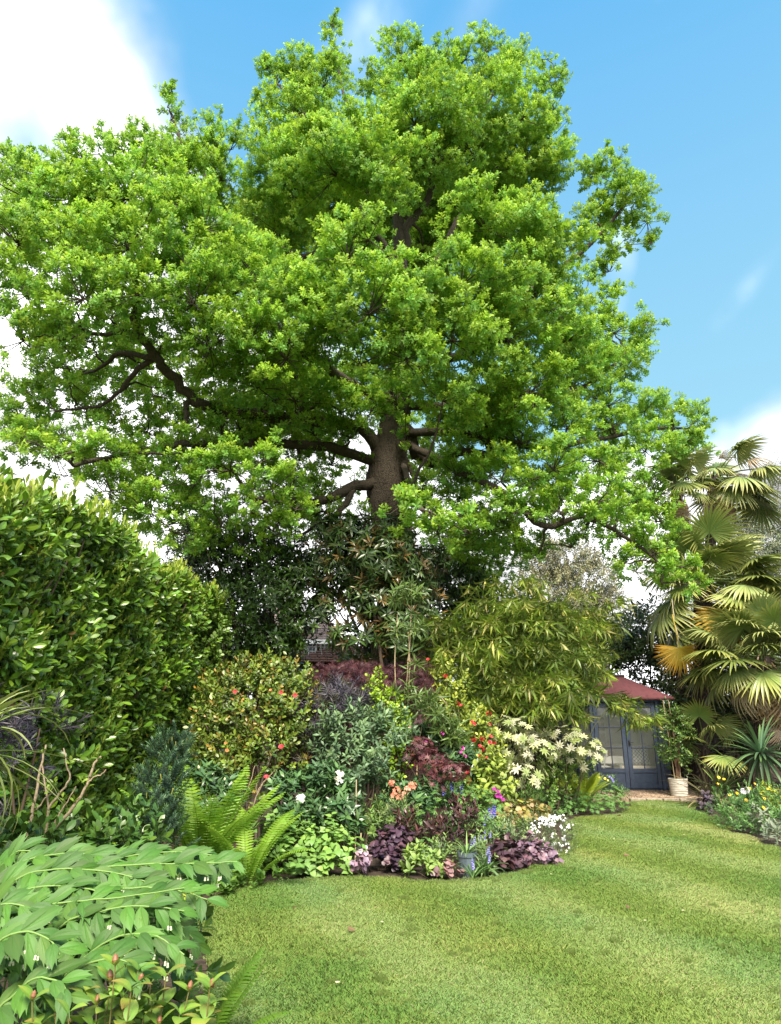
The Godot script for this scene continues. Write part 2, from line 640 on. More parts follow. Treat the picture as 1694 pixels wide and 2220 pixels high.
	for i in 9:
		var p := Vector2(rng.randf_range(-1.2, 6), rng.randf_range(-13, -4.6))
		if Geometry2D.is_point_in_polygon(p, lawn_edge):
			fallen.append(Transform3D(Basis(Vector3.UP, rng.randf() * TAU) * Basis(Vector3.RIGHT, 1.4 + rng.randf_range(-0.3, 0.3)), Vector3(p.x, 0.06, p.y)))
	many("fallen_leaves", sprig(1, 0.0, 0.06, 0.034, OAK, 0.1, 0.1, 0.7, 0.2, Color(0.13, 0.085, 0.04), Color(0.13, 0.085, 0.04)), leafmat(W1, 0.8, 0.2), lawn_root, fallen)
	# a few clover and daisy leaves with coarser tufts, as in any old lawn
	var tufts := []
	for i in 420:
		var p := Vector2(rng.randf_range(-1.4, 6.5), rng.randf_range(-14, -4.3))
		if Geometry2D.is_point_in_polygon(p, lawn_edge):
			tufts.append(Transform3D(Basis(Vector3.UP, rng.randf() * TAU).scaled(Vector3(0.22, rng.randf_range(1.2, 1.7), 0.22)), Vector3(p.x, 0.033, p.y)))
	many("coarse_grass", patches[1], gm, lawn_root, tufts)

	# gravel apron with an edging stone before the summerhouse
	var gr := solid(Color(0.36, 0.27, 0.19), 0.9, noisetex(0.06, [Color(0.6, 0.55, 0.5), Color(1, 1, 1), Color(0.75, 0.65, 0.6)], 14), 1.2)
	var g0 := ground(1366, 1740)
	var g1 := ground(1520, 1743)
	var gb := MB.new()
	gb.box(Vector3((g0.x + g1.x) / 2, 0.02, g0.z - 1.1), Vector3(g1.x - g0.x + 2.2, 0.05, 2.1), W1)
	struct("gravel_path", gb.done(), gr)
	var peb := MB.new()
	peb.lathe([Vector2(0.012, 0.0), Vector2(0.02, 0.008), Vector2(0.014, 0.016), Vector2(0, 0.018)], 5, W1)
	var pm := peb.done()
	var pxf := []
	var pt := []
	for i in 2600:
		pxf.append(Transform3D(Basis(ball(), rng.randf() * 0.6).scaled(Vector3(rng.randf_range(0.5, 1.4), rng.randf_range(0.5, 1.0), rng.randf_range(0.5, 1.4))), Vector3(rng.randf_range(g0.x - 0.6, g1.x + 0.3), 0.044, g0.z - rng.randf_range(0.05, 1.9))))
		var k := rng.randf_range(0.5, 1.3)
		pt.append(Color(0.34 * k, 0.25 * k, 0.175 * k))
	var gravel := Node3D.new()
	gravel.name = "gravel"
	gravel.set_meta("kind", "stuff")
	gravel.set_meta("label", "pale brown gravel strewn before the blue summerhouse")
	gravel.set_meta("category", "gravel")
	add_child(gravel)
	many("pebbles", pm, leafmat(W1, 0.85, 0.0), gravel, pxf, pt)
	var stone := solid(Color(0.42, 0.36, 0.30), 0.85, noisetex(0.02, [Color(0.7, 0.68, 0.62), Color(1, 1, 1)], 15), 1.5, noisetex(0.05, [], 16), 0.6)
	var curb := thing("edging_stone", "row of pale edging stones between the lawn and the gravel apron", "edging", Vector3(g0.x, 0, g0.z))
	for i in 4:
		var sb := MB.new()
		var L := (g1.x - g0.x) / 4.0
		sb.box(Vector3(L * (i + 0.5), 0.035, -0.02 + rng.randf_range(-0.01, 0.01)), Vector3(L - 0.012, 0.09, 0.12), W1, Basis(Vector3.UP, rng.randf_range(-0.01, 0.01)), 0.012)
		part("stone", sb.done(), stone, curb)


# ---- summerhouse ----
func summerhouse() -> void:
	var base := ground(1368, 1717)
	base.y = 0
	var o := thing("summerhouse", "dark blue painted summerhouse with red felt roof and glazed double doors", "summerhouse", base)
	var grain := noisetex(0.03, [Color(0.82, 0.84, 0.88), Color(1, 1, 1)], 31, 256)
	var paint := solid(Color(0.072, 0.098, 0.152), 0.5, grain, 1.0, noisetex(0.12, [], 32, 256), 0.15)
	var hw := 0.80
	var ch := 0.27
	var deep := 2.3
	var top := 2.06
	# shiplap boards, each its own piece, on the corner and side walls
	var corners := [Vector3(-hw, 0, 0), Vector3(-hw - ch, 0, -ch), Vector3(-hw - ch, 0, -deep), Vector3(hw + ch, 0, -deep), Vector3(hw + ch, 0, -ch), Vector3(hw, 0, 0)]
	for w in [[0, 1], [1, 2], [2, 3], [3, 4], [4, 5]]:
		var a: Vector3 = corners[w[0]]
		var b: Vector3 = corners[w[1]]
		var dirv := (b - a).normalized()
		var out := dirv.cross(Vector3.UP)
		if out.dot((a + b) * 0.5 - Vector3(0, 0, -1.1)) < 0:
			out = -out
		var bas := Basis(dirv, Vector3.UP, dirv.cross(Vector3.UP))
		var n := 17
		for i in n:
			var y := 0.08 + (top - 0.1) * (i + 0.5) / n
			if w[0] == 0 and y > 0.75 and y < 1.85:
				continue
			var bb := MB.new()
			bb.box((a + b) * 0.5 + Vector3.UP * y - out * 0.012, Vector3(a.distance_to(b) - 0.01, (top - 0.1) / n - 0.007, 0.022), W1, bas * Basis(Vector3.RIGHT, 0.0), 0.004)
			part("board", bb.done(), paint, o)
	# left corner window
	var wa := corners[0].lerp(corners[1], 0.5) as Vector3
	var wb := Basis((corners[1] - corners[0]).normalized(), Vector3.UP, (corners[1] - corners[0]).normalized().cross(Vector3.UP))
	var glass := StandardMaterial3D.new()
	glass.albedo_color = Color(0.9, 0.95, 0.93, 0.06)
	glass.transparency = BaseMaterial3D.TRANSPARENCY_ALPHA
	glass.roughness = 0.02
	var pane_b := MB.new()
	pane_b.box(wa + Vector3(0, 1.3, 0), Vector3(0.34, 1.08, 0.005), W1, wb)
	part("side_window", pane_b.done(), glass, o)
	# posts, head and sill of the front
	for s in [[-hw + 0.03, 0.075], [hw - 0.03, 0.075]]:
		var pb := MB.new()
		pb.box(Vector3(s[0], top / 2, 0.005), Vector3(s[1], top, 0.08), W1, Basis(), 0.006)
		part("post", pb.done(), paint, o)
	var hb := MB.new()
	hb.box(Vector3(0, top - 0.05, 0.0), Vector3(2 * hw - 0.14, 0.1, 0.07), W1, Basis(), 0.005)
	part("door_head", hb.done(), paint, o)
	var tb := MB.new()
	tb.box(Vector3(0, 0.035, 0.03), Vector3(2 * hw + 0.1, 0.07, 0.16), Color(0.5, 0.5, 0.5), Basis(), 0.008)
	part("threshold", tb.done(), paint, o)
	# doors: frame, lower panel, six panes with glazing bars, handle
	for s in [-1.0, 1.0]:
		var d := Node3D.new()
		d.name = "door" if s < 0 else "door_001"
		o.add_child(d, true)
		var W := 0.715
		var cx: float = s * (W / 2 + 0.006)
		var fb := MB.new()
		var z := 0.015
		fb.box(Vector3(cx - W / 2 + 0.045, 1.01, z), Vector3(0.09, 1.86, 0.045), W1, Basis(), 0.005)
		fb.box(Vector3(cx + W / 2 - 0.045, 1.01, z), Vector3(0.09, 1.86, 0.045), W1, Basis(), 0.005)
		fb.box(Vector3(cx, 1.895, z - 0.001), Vector3(W - 0.18, 0.09, 0.043), W1, Basis(), 0.004)
		fb.box(Vector3(cx, 0.455, z - 0.001), Vector3(W - 0.18, 0.09, 0.043), W1, Basis(), 0.004)
		fb.box(Vector3(cx, 0.13, z - 0.001), Vector3(W - 0.18, 0.10, 0.043), W1, Basis(), 0.004)
		part("frame", fb.done(), paint, d)
		var lp := MB.new()
		lp.box(Vector3(cx, 0.295, z - 0.008), Vector3(W - 0.18, 0.235, 0.02), W1, Basis(), 0.004)
		part("lower_panel", lp.done(), paint, d)
		var gw := W - 0.18
		var y0 := 0.50
		var gh := 1.35 / 3.0
		for i in 2:
			for j in 3:
				var gp := MB.new()
				gp.box(Vector3(cx + (i - 0.5) * gw / 2, y0 + gh * (j + 0.5), z), Vector3(gw / 2 - 0.018, gh - 0.018, 0.004), W1)
				part("pane", gp.done(), glass, d)
		var vb := MB.new()
		vb.box(Vector3(cx, y0 + 0.675, z), Vector3(0.02, 1.35, 0.03), W1, Basis(), 0.004)
		part("glazing_bar", vb.done(), paint, d)
		for j in 2:
			for i in 2:
				var gb := MB.new()
				gb.box(Vector3(cx + (i - 0.5) * gw / 2, y0 + gh * (j + 1), z), Vector3(gw / 2 - 0.022, 0.02, 0.028), W1, Basis(), 0.004)
				part("glazing_bar", gb.done(), paint, d)
		if s > 0:
			var k := MB.new()
			k.box(Vector3(0.05, 1.05, z + 0.028), Vector3(0.035, 0.13, 0.012), Color(0.02, 0.02, 0.02))
			k.tube(PackedVector3Array([Vector3(0.05, 1.07, z + 0.03), Vector3(0.05, 1.07, z + 0.065), Vector3(0.14, 1.07, z + 0.065)]), PackedFloat32Array([0.008, 0.008, 0.007]), 6, Color(0.02, 0.02, 0.02))
			part("handle", k.done(), leafmat(W1, 0.3, 0.0), d)
	# floor, ceiling boards, plaster-pale lining
	var lining := solid(Color(0.72, 0.69, 0.60), 0.8, noisetex(0.02, [Color(0.93, 0.93, 0.9), Color(1, 1, 1)], 33, 256), 1.0)
	var lb := MB.new()
	lb.box(Vector3(0, 1.0, -deep + 0.05), Vector3(2 * (hw + ch) - 0.1, 1.95, 0.02), W1)
	lb.box(Vector3(-hw - ch + 0.05, 1.0, -deep / 2 - 0.15), Vector3(0.02, 1.95, deep - 0.5), W1)
	lb.box(Vector3(hw + ch - 0.05, 1.0, -deep / 2 - 0.15), Vector3(0.02, 1.95, deep - 0.5), W1)
	part("lining", lb.done(), lining, o)
	var flb := MB.new()
	flb.box(Vector3(0, 0.05, -deep / 2), Vector3(2 * hw, 0.04, deep - 0.12), Color(0.45, 0.36, 0.26))
	part("floor_deck", flb.done(), leafmat(W1, 0.6, 0.0), o)
	# hipped roof of red felt with a flat cap
	var felt := solid(Color(0.185, 0.055, 0.062), 0.75, noisetex(0.015, [Color(0.72, 0.75, 0.8), Color(1, 1, 1), Color(0.85, 0.9, 0.9)], 34), 0.8, noisetex(0.25, [], 35), 0.25)
	var ex := 1.16
	var ef := 0.17
	var eb := -deep - 0.17
	var ry := top + 0.54
	var rz := -deep / 2
	var E := [Vector3(-ex, top, ef), Vector3(ex, top, ef), Vector3(ex, top, eb), Vector3(-ex, top, eb)]
	var R := [Vector3(-0.32, ry, rz + 0.3), Vector3(0.32, ry, rz + 0.3), Vector3(0.32, ry, rz - 0.3), Vector3(-0.32, ry, rz - 0.3)]
	for i in 4:
		var rb := MB.new()
		var j := (i + 1) % 4
		var nn: Vector3 = (E[j] - E[i]).cross(R[i] - E[i]).normalized()
		if nn.y < 0:
			nn = -nn
		rb.quad(E[i], E[j], R[j], R[i], nn, W1)
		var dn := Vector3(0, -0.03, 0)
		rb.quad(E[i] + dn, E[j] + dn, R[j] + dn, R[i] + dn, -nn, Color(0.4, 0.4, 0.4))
		rb.quad(E[i] + dn, E[j] + dn, E[j], E[i], (nn - Vector3(0, nn.y, 0)).normalized(), Color(1.15, 0.8, 0.7))
		part("roof_slope", rb.done(), felt, o)
	var cb := MB.new()
	cb.box(Vector3(0, ry + 0.01, rz), Vector3(0.74, 0.06, 0.7), Color(0.35, 0.9, 0.9), Basis(), 0.015)
	part("roof_cap", cb.done(), felt, o)
	var fn := MB.new()
	fn.lathe([Vector2(0, 0.36), Vector2(0.045, 0.34), Vector2(0.06, 0.29), Vector2(0.045, 0.24), Vector2(0.02, 0.22), Vector2(0.03, 0.17), Vector2(0.06, 0.13), Vector2(0.035, 0.08), Vector2(0.08, 0.04), Vector2(0.09, 0.0)], 12, Color(0.20, 0.19, 0.18), Vector3(0.05, ry + 0.03, rz))
	part("finial", fn.done(), leafmat(W1, 0.7, 0.0), o)
	var eb2 := MB.new()
	eb2.box(Vector3(0, top - 0.03, ef - 0.03), Vector3(2 * ex - 0.06, 0.055, 0.02), Color(0.8, 0.8, 0.8), Basis(), 0.003)
	part("fascia", eb2.done(), paint, o)

	# what stands inside
	var white := leafmat(Color(0.78, 0.77, 0.72), 0.6, 0.0)
	var sh := thing("shelf_unit", "white open shelf unit behind the left glazed door of summerhouse", "shelf", base + Vector3(-0.42, 0.072, -1.95))
	for y in [0.62, 0.9, 1.18, 1.46]:
		var b := MB.new()
		b.box(Vector3(0, y, 0), Vector3(0.95, 0.07, 0.28), W1, Basis(), 0.004)
		part("shelf", b.done(), white, sh)
	for x in [-0.485, 0.485]:
		var b := MB.new()
		b.box(Vector3(x, 0.8, 0), Vector3(0.03, 1.6, 0.3), W1, Basis(), 0.003)
		part("side_panel", b.done(), white, sh)
	var tbx := thing("side_table", "low white table with a bowl behind left summerhouse door", "table", base + Vector3(-0.25, 0.072, -0.75))
	var b1 := MB.new()
	b1.box(Vector3(0, 0.58, 0), Vector3(0.62, 0.16, 0.42), W1, Basis(), 0.006)
	part("table_top", b1.done(), white, tbx)
	for x in [-0.26, 0.26]:
		for z in [-0.17, 0.17]:
			var b := MB.new()
			b.box(Vector3(x, 0.25, z), Vector3(0.045, 0.5, 0.045), W1)
			part("leg", b.done(), white, tbx)
	var bowl := MB.new()
	bowl.lathe([Vector2(0.06, 0.0), Vector2(0.14, 0.05), Vector2(0.17, 0.11), Vector2(0.155, 0.11), Vector2(0.1, 0.04), Vector2(0, 0.03)], 14, Color(0.22, 0.16, 0.10))
	var bo := thing("bowl", "brown bowl standing on the low white table inside summerhouse", "bowl", base + Vector3(-0.24, 0.732, -0.75))
	part("bowl_body", bowl.done(), leafmat(W1, 0.5, 0.0), bo)
	var chx := thing("folding_chair", "white folding chair leaning just inside left summerhouse door", "chair", base + Vector3(-0.52, 0.072, -0.35))
	for s in [-0.17, 0.17]:
		var b := MB.new()
		b.tube(PackedVector3Array([Vector3(-0.12, 0, s), Vector3(0.12, 0.82, s)]), PackedFloat32Array([0.018, 0.016]), 6, W1)
		part("leg", b.done(), white, chx)
		b = MB.new()
		b.tube(PackedVector3Array([Vector3(0.16, 0, s * 0.9), Vector3(-0.08, 0.46, s * 0.9)]), PackedFloat32Array([0.016, 0.016]), 6, W1)
		part("leg", b.done(), white, chx)
	var cs := MB.new()
	cs.box(Vector3(-0.02, 0.45, 0), Vector3(0.36, 0.03, 0.36), W1, Basis(), 0.008)
	part("seat", cs.done(), white, chx)
	cs = MB.new()
	cs.box(Vector3(0.1, 0.74, 0), Vector3(0.025, 0.16, 0.36), W1, Basis(Vector3.FORWARD, -0.28), 0.006)
	part("backrest", cs.done(), white, chx)
	var cream := leafmat(Color(0.62, 0.55, 0.45), 0.9, 0.0)
	var so := thing("sofa", "cream upholstered sofa behind the right glazed summerhouse door", "sofa", base + Vector3(0.42, 0.072, -1.1))
	var q := MB.new()
	q.box(Vector3(0, 0.28, 0.1), Vector3(1.1, 0.32, 0.75), W1, Basis(), 0.05)
	part("seat", q.done(), cream, so)
	q = MB.new()
	q.box(Vector3(0, 0.62, -0.30), Vector3(1.1, 0.62, 0.2), W1, Basis(Vector3.RIGHT, -0.12), 0.06)
	part("backrest", q.done(), cream, so)
	var lat := Image.create(64, 64, false, Image.FORMAT_RGB8)
	lat.fill(Color(0.86, 0.86, 0.85))
	for y in 64:
		for x in 64:
			if (x + y) % 16 < 3 or (x - y + 64) % 16 < 3:
				lat.set_pixel(x, y, Color(0.35, 0.37, 0.4))
	var cush_m := solid(Color(0.8, 0.8, 0.8), 0.9, ImageTexture.create_from_image(lat), 3.0)
	var cu := thing("cushion", "grey and white lattice cushion on the cream summerhouse sofa", "cushion", base + Vector3(0.60, 0.515, -0.95))
	q = MB.new()
	q.box(Vector3(0, 0.22, 0.02), Vector3(0.42, 0.42, 0.12), W1, Basis(Vector3.RIGHT, -0.2), 0.05)
	part("cover", q.done(), cush_m, cu)
	var ru := thing("striped_rug", "grey and white striped rug on the summerhouse floor behind right door", "rug", base + Vector3(0.36, 0.073, -0.42))
	q = MB.new()
	for i in 12:
		q.box(Vector3(-0.33 + 0.06 * i, 0.008, 0), Vector3(0.057, 0.012, 0.5), Color(0.7, 0.7, 0.7) if i % 2 else Color(0.15, 0.16, 0.18))
	part("pile", q.done(), leafmat(W1, 0.95, 0.0), ru)


# ---- neighbours beyond the garden ----
func neighbours() -> void:
	var D := 32.0
	var m := met(1400, D)
	var c := at_x(690, 1400, D)
	var o := thing("brick_house", "red brick house with white windows and brown tiled roof beyond the trees", "house", c)
	var y_of := func(v: float) -> float: return px(690, v, D).y
	var eave: float = y_of.call(1394)
	var mortar := leafmat(Color(0.30, 0.22, 0.17), 0.9, 0.0)
	var x0 := (560 - 690) * m
	var x1 := (735 - 690) * m
	var b := MB.new()
	b.box(Vector3((x0 + x1) / 2, eave / 2, -4.0), Vector3(x1 - x0, eave, 8.0), W1)
	part("wall", b.done(), mortar, o)
	var bricks := []
	for k in 4:
		var bb := MB.new()
		var s := rng.randf_range(0.85, 1.15)
		bb.box(Vector3.ZERO, Vector3(0.212, 0.064, 0.03), Color(0.32 * s, 0.15 * s, 0.085 * s), Basis(), 0.004)
		bricks.append(bb.done())
	var bm := leafmat(W1, 0.9, 0.0)
	var bx := []
	var row := 0
	var yy: float = y_of.call(1446)
	while yy < eave - 0.05:
		var xx: float = (640 - 690) * m + (0.11 if row % 2 else 0.0)
		while xx < x1 - 0.11:
			bx.append(Transform3D(Basis(), c + Vector3(xx, yy, 0.008)))
			xx += 0.223
		yy += 0.075
		row += 1
	place(o, "brick", bricks, [bm], bx, 300, "brickwork")
	var white := leafmat(Color(0.78, 0.80, 0.84), 0.5, 0.0)
	var pane := leafmat(Color(0.10, 0.13, 0.17), 0.08, 0.0)
	for w in [[632, 1416, 30, 40], [674, 1412, 24, 38], [708, 1403, 24, 30]]:
		var cx: float = (w[0] - 690) * m
		var cy: float = y_of.call(w[1])
		var ww: float = w[2] * m
		var hh: float = w[3] * m
		var f := MB.new()
		for s in [-1.0, 1.0]:
			f.box(Vector3(cx + s * ww / 2, cy, 0.03), Vector3(0.09, hh + 0.09, 0.07), W1)
			f.box(Vector3(cx, cy + s * hh / 2, 0.031), Vector3(ww - 0.09, 0.09, 0.07), W1)
		for i in 2:
			f.box(Vector3(cx + ww * (i - 0.5) / 3.0, cy, 0.035), Vector3(0.035, hh - 0.1, 0.04), W1)
		for i in 3:
			f.box(Vector3(cx, cy + hh * (i - 1) / 4.0, 0.036), Vector3(ww - 0.1, 0.035, 0.036), W1)
		var win := part("window", f.done(), white, o)
		var p := MB.new()
		p.box(Vector3(cx, cy, 0.026), Vector3(ww - 0.08, hh - 0.08, 0.02), W1)
		part("pane", p.done(), pane, win)
	var tile := solid(Color(0.27, 0.195, 0.175), 0.85, noisetex(0.03, [Color(0.7, 0.7, 0.7), Color(1, 1, 1)], 41, 256), 0.6)
	var rb := MB.new()
	var e0 := Vector3(x0 - 0.4, eave + 0.1, 0.45)
	var e1 := Vector3(x1 + 0.45, eave + 0.1, 0.45)
	var e2 := Vector3(x1 + 0.45, eave + 0.1, -8.4)
	var r0 := Vector3(x0 - 0.4, eave + 2.4, -4.0)
	var r1 := Vector3(x1 - 1.7, eave + 2.4, -4.0)
	rb.quad(e0, e1, r1, r0, Vector3(0, 0.85, 0.5), W1)
	rb.tri(e1, e2, r1, Vector3(0.7, 0.7, 0), Vector3(0.7, 0.7, 0), Vector3(0.7, 0.7, 0), W1, W1, W1)
	part("roof", rb.done(), tile, o)
	for i in 15:
		var t := (i + 0.5) / 15.0
		var tb := MB.new()
		var l := e0.lerp(r0, t)
		var r := e1.lerp(r1, t)
		tb.box((l + r) * 0.5 + Vector3(0, 0.02, 0), Vector3(r.x - l.x, 0.035, 0.3), W1, Basis(Vector3.RIGHT, 0.42))
		part("tile_course", tb.done(), tile, o)
	b = MB.new()
	b.box(Vector3((x0 + x1) / 2, eave + 0.02, 0.42), Vector3(x1 - x0 + 0.9, 0.2, 0.05), W1)
	part("fascia", b.done(), white, o)
	# gabled dormer, white
	b = MB.new()
	var dx: float = (664 - 690) * m
	b.box(Vector3(dx, eave + 1.3, -0.6), Vector3(0.8, 1.1, 1.6), Color(0.9, 0.9, 0.9))
	part("dormer", b.done(), white, o)

	# brown outbuilding with a hipped roof, just behind the border
	D = 18.5
	m = met(1435, D)
	c = at_x(745, 1435, D)
	var s := thing("garage", "rust brown outbuilding with a hipped tiled roof behind the purple maple", "outbuilding", c)
	var wood := solid(Color(0.13, 0.055, 0.034), 0.85, noisetex(0.03, [Color(0.65, 0.65, 0.65), Color(1, 1, 1)], 42, 256), 0.8)
	var top := px(745, 1436, D).y
	b = MB.new()
	b.box(Vector3(0, top / 2, -2.0), Vector3(240 * m, top, 4.0), W1)
	part("wall", b.done(), wood, s)
	for i in 12:
		b = MB.new()
		b.box(Vector3((i - 5.5) * 20 * m, top / 2, 0.012), Vector3(18.5 * m, top - 0.03, 0.03), Color.WHITE * rng.randf_range(0.8, 1.1), Basis(), 0.005)
		part("plank", b.done(), wood, s)
	var rt := solid(Color(0.26, 0.095, 0.05), 0.85, noisetex(0.04, [Color(0.7, 0.7, 0.7), Color(1, 1, 1)], 43, 256), 0.8)
	var apex := Vector3(-0.02, top + 34 * m + 0.25, -1.5)
	var le := Vector3(-122 * m, top - 0.02, 0.2)
	var re := Vector3(122 * m, top - 0.02, 0.2)
	rb = MB.new()
	var nn := Vector3(0, 0.9, 0.45).normalized()
	rb.tri(le, re, apex, nn, nn, nn, W1, W1, W1)
	rb.tri(re, Vector3(122 * m, top, -3.8), apex, Vector3(0.5, 0.8, 0), Vector3(0.5, 0.8, 0), Vector3(0.5, 0.8, 0), W1, W1, W1)
	rb.tri(le, Vector3(-122 * m, top, -3.8), apex, Vector3(-0.5, 0.8, 0), Vector3(-0.5, 0.8, 0), Vector3(-0.5, 0.8, 0), W1, W1, W1)
	part("roof", rb.done(), rt, s)
	for i in 9:
		var t := (i + 0.2) / 9.0
		var l := le.lerp(apex, t)
		var r := re.lerp(apex, t)
		var n := int(ceil((r.x - l.x) / 0.22))
		for k in n:
			b = MB.new()
			b.box(Vector3(l.x + (r.x - l.x) * (k + 0.5) / n, l.y + 0.035, l.z), Vector3((r.x - l.x) / n * 0.93, 0.022, 0.24), Color.WHITE * rng.randf_range(0.7, 1.15), Basis(Vector3.RIGHT, 0.32))
			part("tile", b.done(), rt, s)

	# close-boarded dark fence along the end of the garden, seen only in gaps
	var fo := thing("garden_fence", "dark brown boarded fence at the end of the garden behind bamboo", "fence", Vector3(0, 0, -20.3))
	var fm := solid(Color(0.05, 0.036, 0.026), 0.9)
	for i in 70:
		b = MB.new()
		b.box(Vector3(-4.8 + i * 0.3, 1.0, rng.randf_range(-0.008, 0.008)), Vector3(0.29, 2.0, 0.03), Color.WHITE * rng.randf_range(0.7, 1.2))
		part("plank", b.done(), fm, fo)


# ---- the oak ----
# clumps of the crown: across, up (photograph pixels), half-width, distance
const CLUMPS := [
	200,765,58,16, 280,745,58,16, 115,725,58,15, 340,865,50,17, 260,835,50,17, 180,835,46,16, 420,850,52,16, 380,780,50,15, 860,865,46,14.5, 840,805,48,14, 905,850,42,14.5, 800,900,40,14.5, 240,690,50,13, 470,870,46,15.5,
	310,1100,52,12.5, 380,1155,48,13, 240,1062,44,12.5, 430,1185,40,14, 270,770,46,13.5, 200,740,40,13, 150,830,40,13, 330,840,40,14,
	300,1125,40,14, 380,1135,42,14, 450,1150,44,15, 520,1170,40,15, 600,1120,46,15, 680,1120,42,16, 420,1085,46,14.5, 740,1060,36,17, 250,1100,34,13.5, 480,930,50,14, 330,860,44,15, 640,820,70,15, 700,860,60,15, 780,860,50,15.5, 560,880,50,15, 190,900,46,14, 100,860,46,14,
	250,700,50,15, 150,860,50,16, 260,900,45,16, 400,930,50,16, 460,880,45,16, 520,930,50,15, 600,900,60,16, 680,930,55,17, 560,960,50,16, 30,960,50,14, 100,940,50,15, 320,940,45,15, 180,1010,45,14, 650,1000,50,16, 720,1010,40,17, 700,1080,40,16, 430,1010,55,15, 380,1080,40,14, 300,1090,34,14, 640,1150,40,15, 700,1150,36,16, 560,1180,30,15, 620,1060,50,15, 480,1140,34,14, 350,900,35,16, 280,780,36,16, 110,780,40,15, 50,850,44,15,
	1060,1150,60,16, 1130,1170,45,16, 1000,1080,50,16, 1240,1060,50,15, 1350,1020,50,16, 1260,1150,44,15, 1390,1150,44,15, 1460,1180,34,15, 940,1060,44,16, 1180,1080,50,16, 900,990,40,18, 960,900,60,17, 1080,900,60,17,
	900,450,80,20, 820,470,80,20, 950,520,70,20, 1000,450,70,20, 700,480,80,20, 620,470,70,19, 560,480,60,18, 540,545,50,18, 1080,440,60,20, 900,560,70,20, 780,430,60,19, 640,560,50,18,
	718,52,20,17, 722,92,28,17, 735,130,35,17, 600,160,42,17, 650,172,58,17, 702,190,62,16, 590,235,45,17, 640,250,70,16, 575,150,24,17, 568,215,26,17, 558,300,48,17, 620,330,75,15, 700,300,70,15,
	850,88,38,18, 870,130,58,17, 832,190,50,17, 900,180,68,16, 960,150,58,17, 1010,130,45,18, 1052,112,48,18, 1040,72,20,18, 1100,110,34,18, 1120,160,58,17, 1178,190,45,18, 1175,128,24,18, 1210,168,22,18, 1200,240,42,18,
	1060,200,68,16, 980,230,78,15, 900,270,78,15, 1130,260,68,17, 1190,300,45,18, 820,290,68,15, 760,275,60,15, 640,400,88,15, 730,380,88,14, 830,370,86,14, 930,360,84,16, 1030,340,84,17, 1130,360,78,18, 1205,370,50,18, 1232,325,20,18,
	365,215,24,16, 370,262,30,16, 380,312,40,16, 460,262,36,16, 445,322,58,16, 500,325,45,16, 150,310,20,15, 180,342,36,15, 230,312,20,15, 292,310,30,15, 250,352,40,15, 30,355,34,15, 62,370,36,15, 100,382,36,15, 330,350,58,15, 400,382,70,15, 480,392,58,15,
	60,430,78,13, 170,430,84,12.5, 280,430,88,12.5, 380,450,80,12, 440,500,80,12, 40,530,88,12, 150,540,96,11.5, 280,540,96,11.5, 400,570,88,11.5, 480,560,70,13, 60,640,88,11.5, 180,650,88,11, 300,640,80,11.5, 420,660,80,11.5, 500,640,78,12.5, 545,560,60,14, 50,740,66,11.5, 130,735,42,11.5,
	600,500,70,16, 560,620,80,13, 650,650,84,12.5, 755,560,88,11.5, 800,520,58,11.5, 700,700,94,12, 800,680,96,11.5, 900,640,88,12, 1000,620,84,12.5, 1055,500,88,13, 1130,520,88,13.5, 1195,560,68,14, 1090,620,84,13, 1180,660,80,14, 1230,740,78,15, 1100,740,88,13.5, 980,740,88,12.5, 880,780,84,12, 780,790,60,12, 620,780,84,12, 540,740,88,12, 455,755,80,12,
	1285,380,34,18, 1330,370,40,18, 1395,400,34,18, 1345,440,58,18, 1405,480,44,18, 1290,480,50,18, 1330,540,38,18, 1412,528,14,18, 1322,588,20,18, 1275,600,32,18, 1300,660,40,17, 1340,638,28,17, 1262,700,50,17, 1330,722,58,17, 1400,702,34,17, 1400,760,30,17, 1352,790,54,17, 1280,800,58,16, 1240,840,58,15,
	1150,850,78,14, 1050,850,78,14, 960,870,68,13, 1320,880,48,16, 1320,930,58,16, 1230,930,58,15, 1400,890,48,17, 1460,890,42,17, 1512,910,32,17, 1485,958,44,17, 1400,980,56,16, 1130,960,64,15, 1040,950,60,15, 960,950,44,16, 1300,1000,56,15, 1200,1020,66,14, 1085,1045,64,14, 990,1030,56,15, 1300,1085,58,14, 1380,1090,54,14.5, 1432,1130,40,14.5, 1210,1110,56,14, 1105,1110,56,14, 1335,1160,54,14, 1420,1200,46,14, 1480,1230,36,14, 1350,1225,44,14, 1240,1188,32,15, 1165,1205,30,15, 1432,1262,34,14, 1508,1272,22,14,
	870,1098,42,11.5, 930,1108,48,11.3, 990,1120,42,11.5, 950,1158,46,11.5, 1020,1155,32,12, 890,1148,36,11.8, 1010,1180,56,18, 1060,1220,56,19, 965,1215,46,18.5, 1000,1270,50,19,
	560,840,74,13, 640,870,72,14, 740,890,56,15, 480,800,60,13, 330,800,44,14, 400,735,60,12.5, 220,830,34,14, 290,850,34,16, 150,800,40,14, 80,830,48,14, 40,900,38,14, 340,905,26,17, 200,900,34,16, 120,890,40,15,
	60,960,54,12, 120,990,58,11.5, 200,975,62,12, 300,1000,54,13, 400,985,56,13, 490,965,56,14, 590,940,56,15, 680,940,48,16, 760,950,48,16, 260,1058,42,13, 340,1058,46,13, 425,1050,46,13, 500,1020,64,12.5, 570,1000,46,12, 590,1060,56,12, 545,1110,46,12.5, 640,1105,46,13, 465,1095,36,13, 590,1150,36,13, 660,1035,26,14, 760,1110,32,15, 780,1160,30,15, 930,1000,30,17, 880,940,30,16]

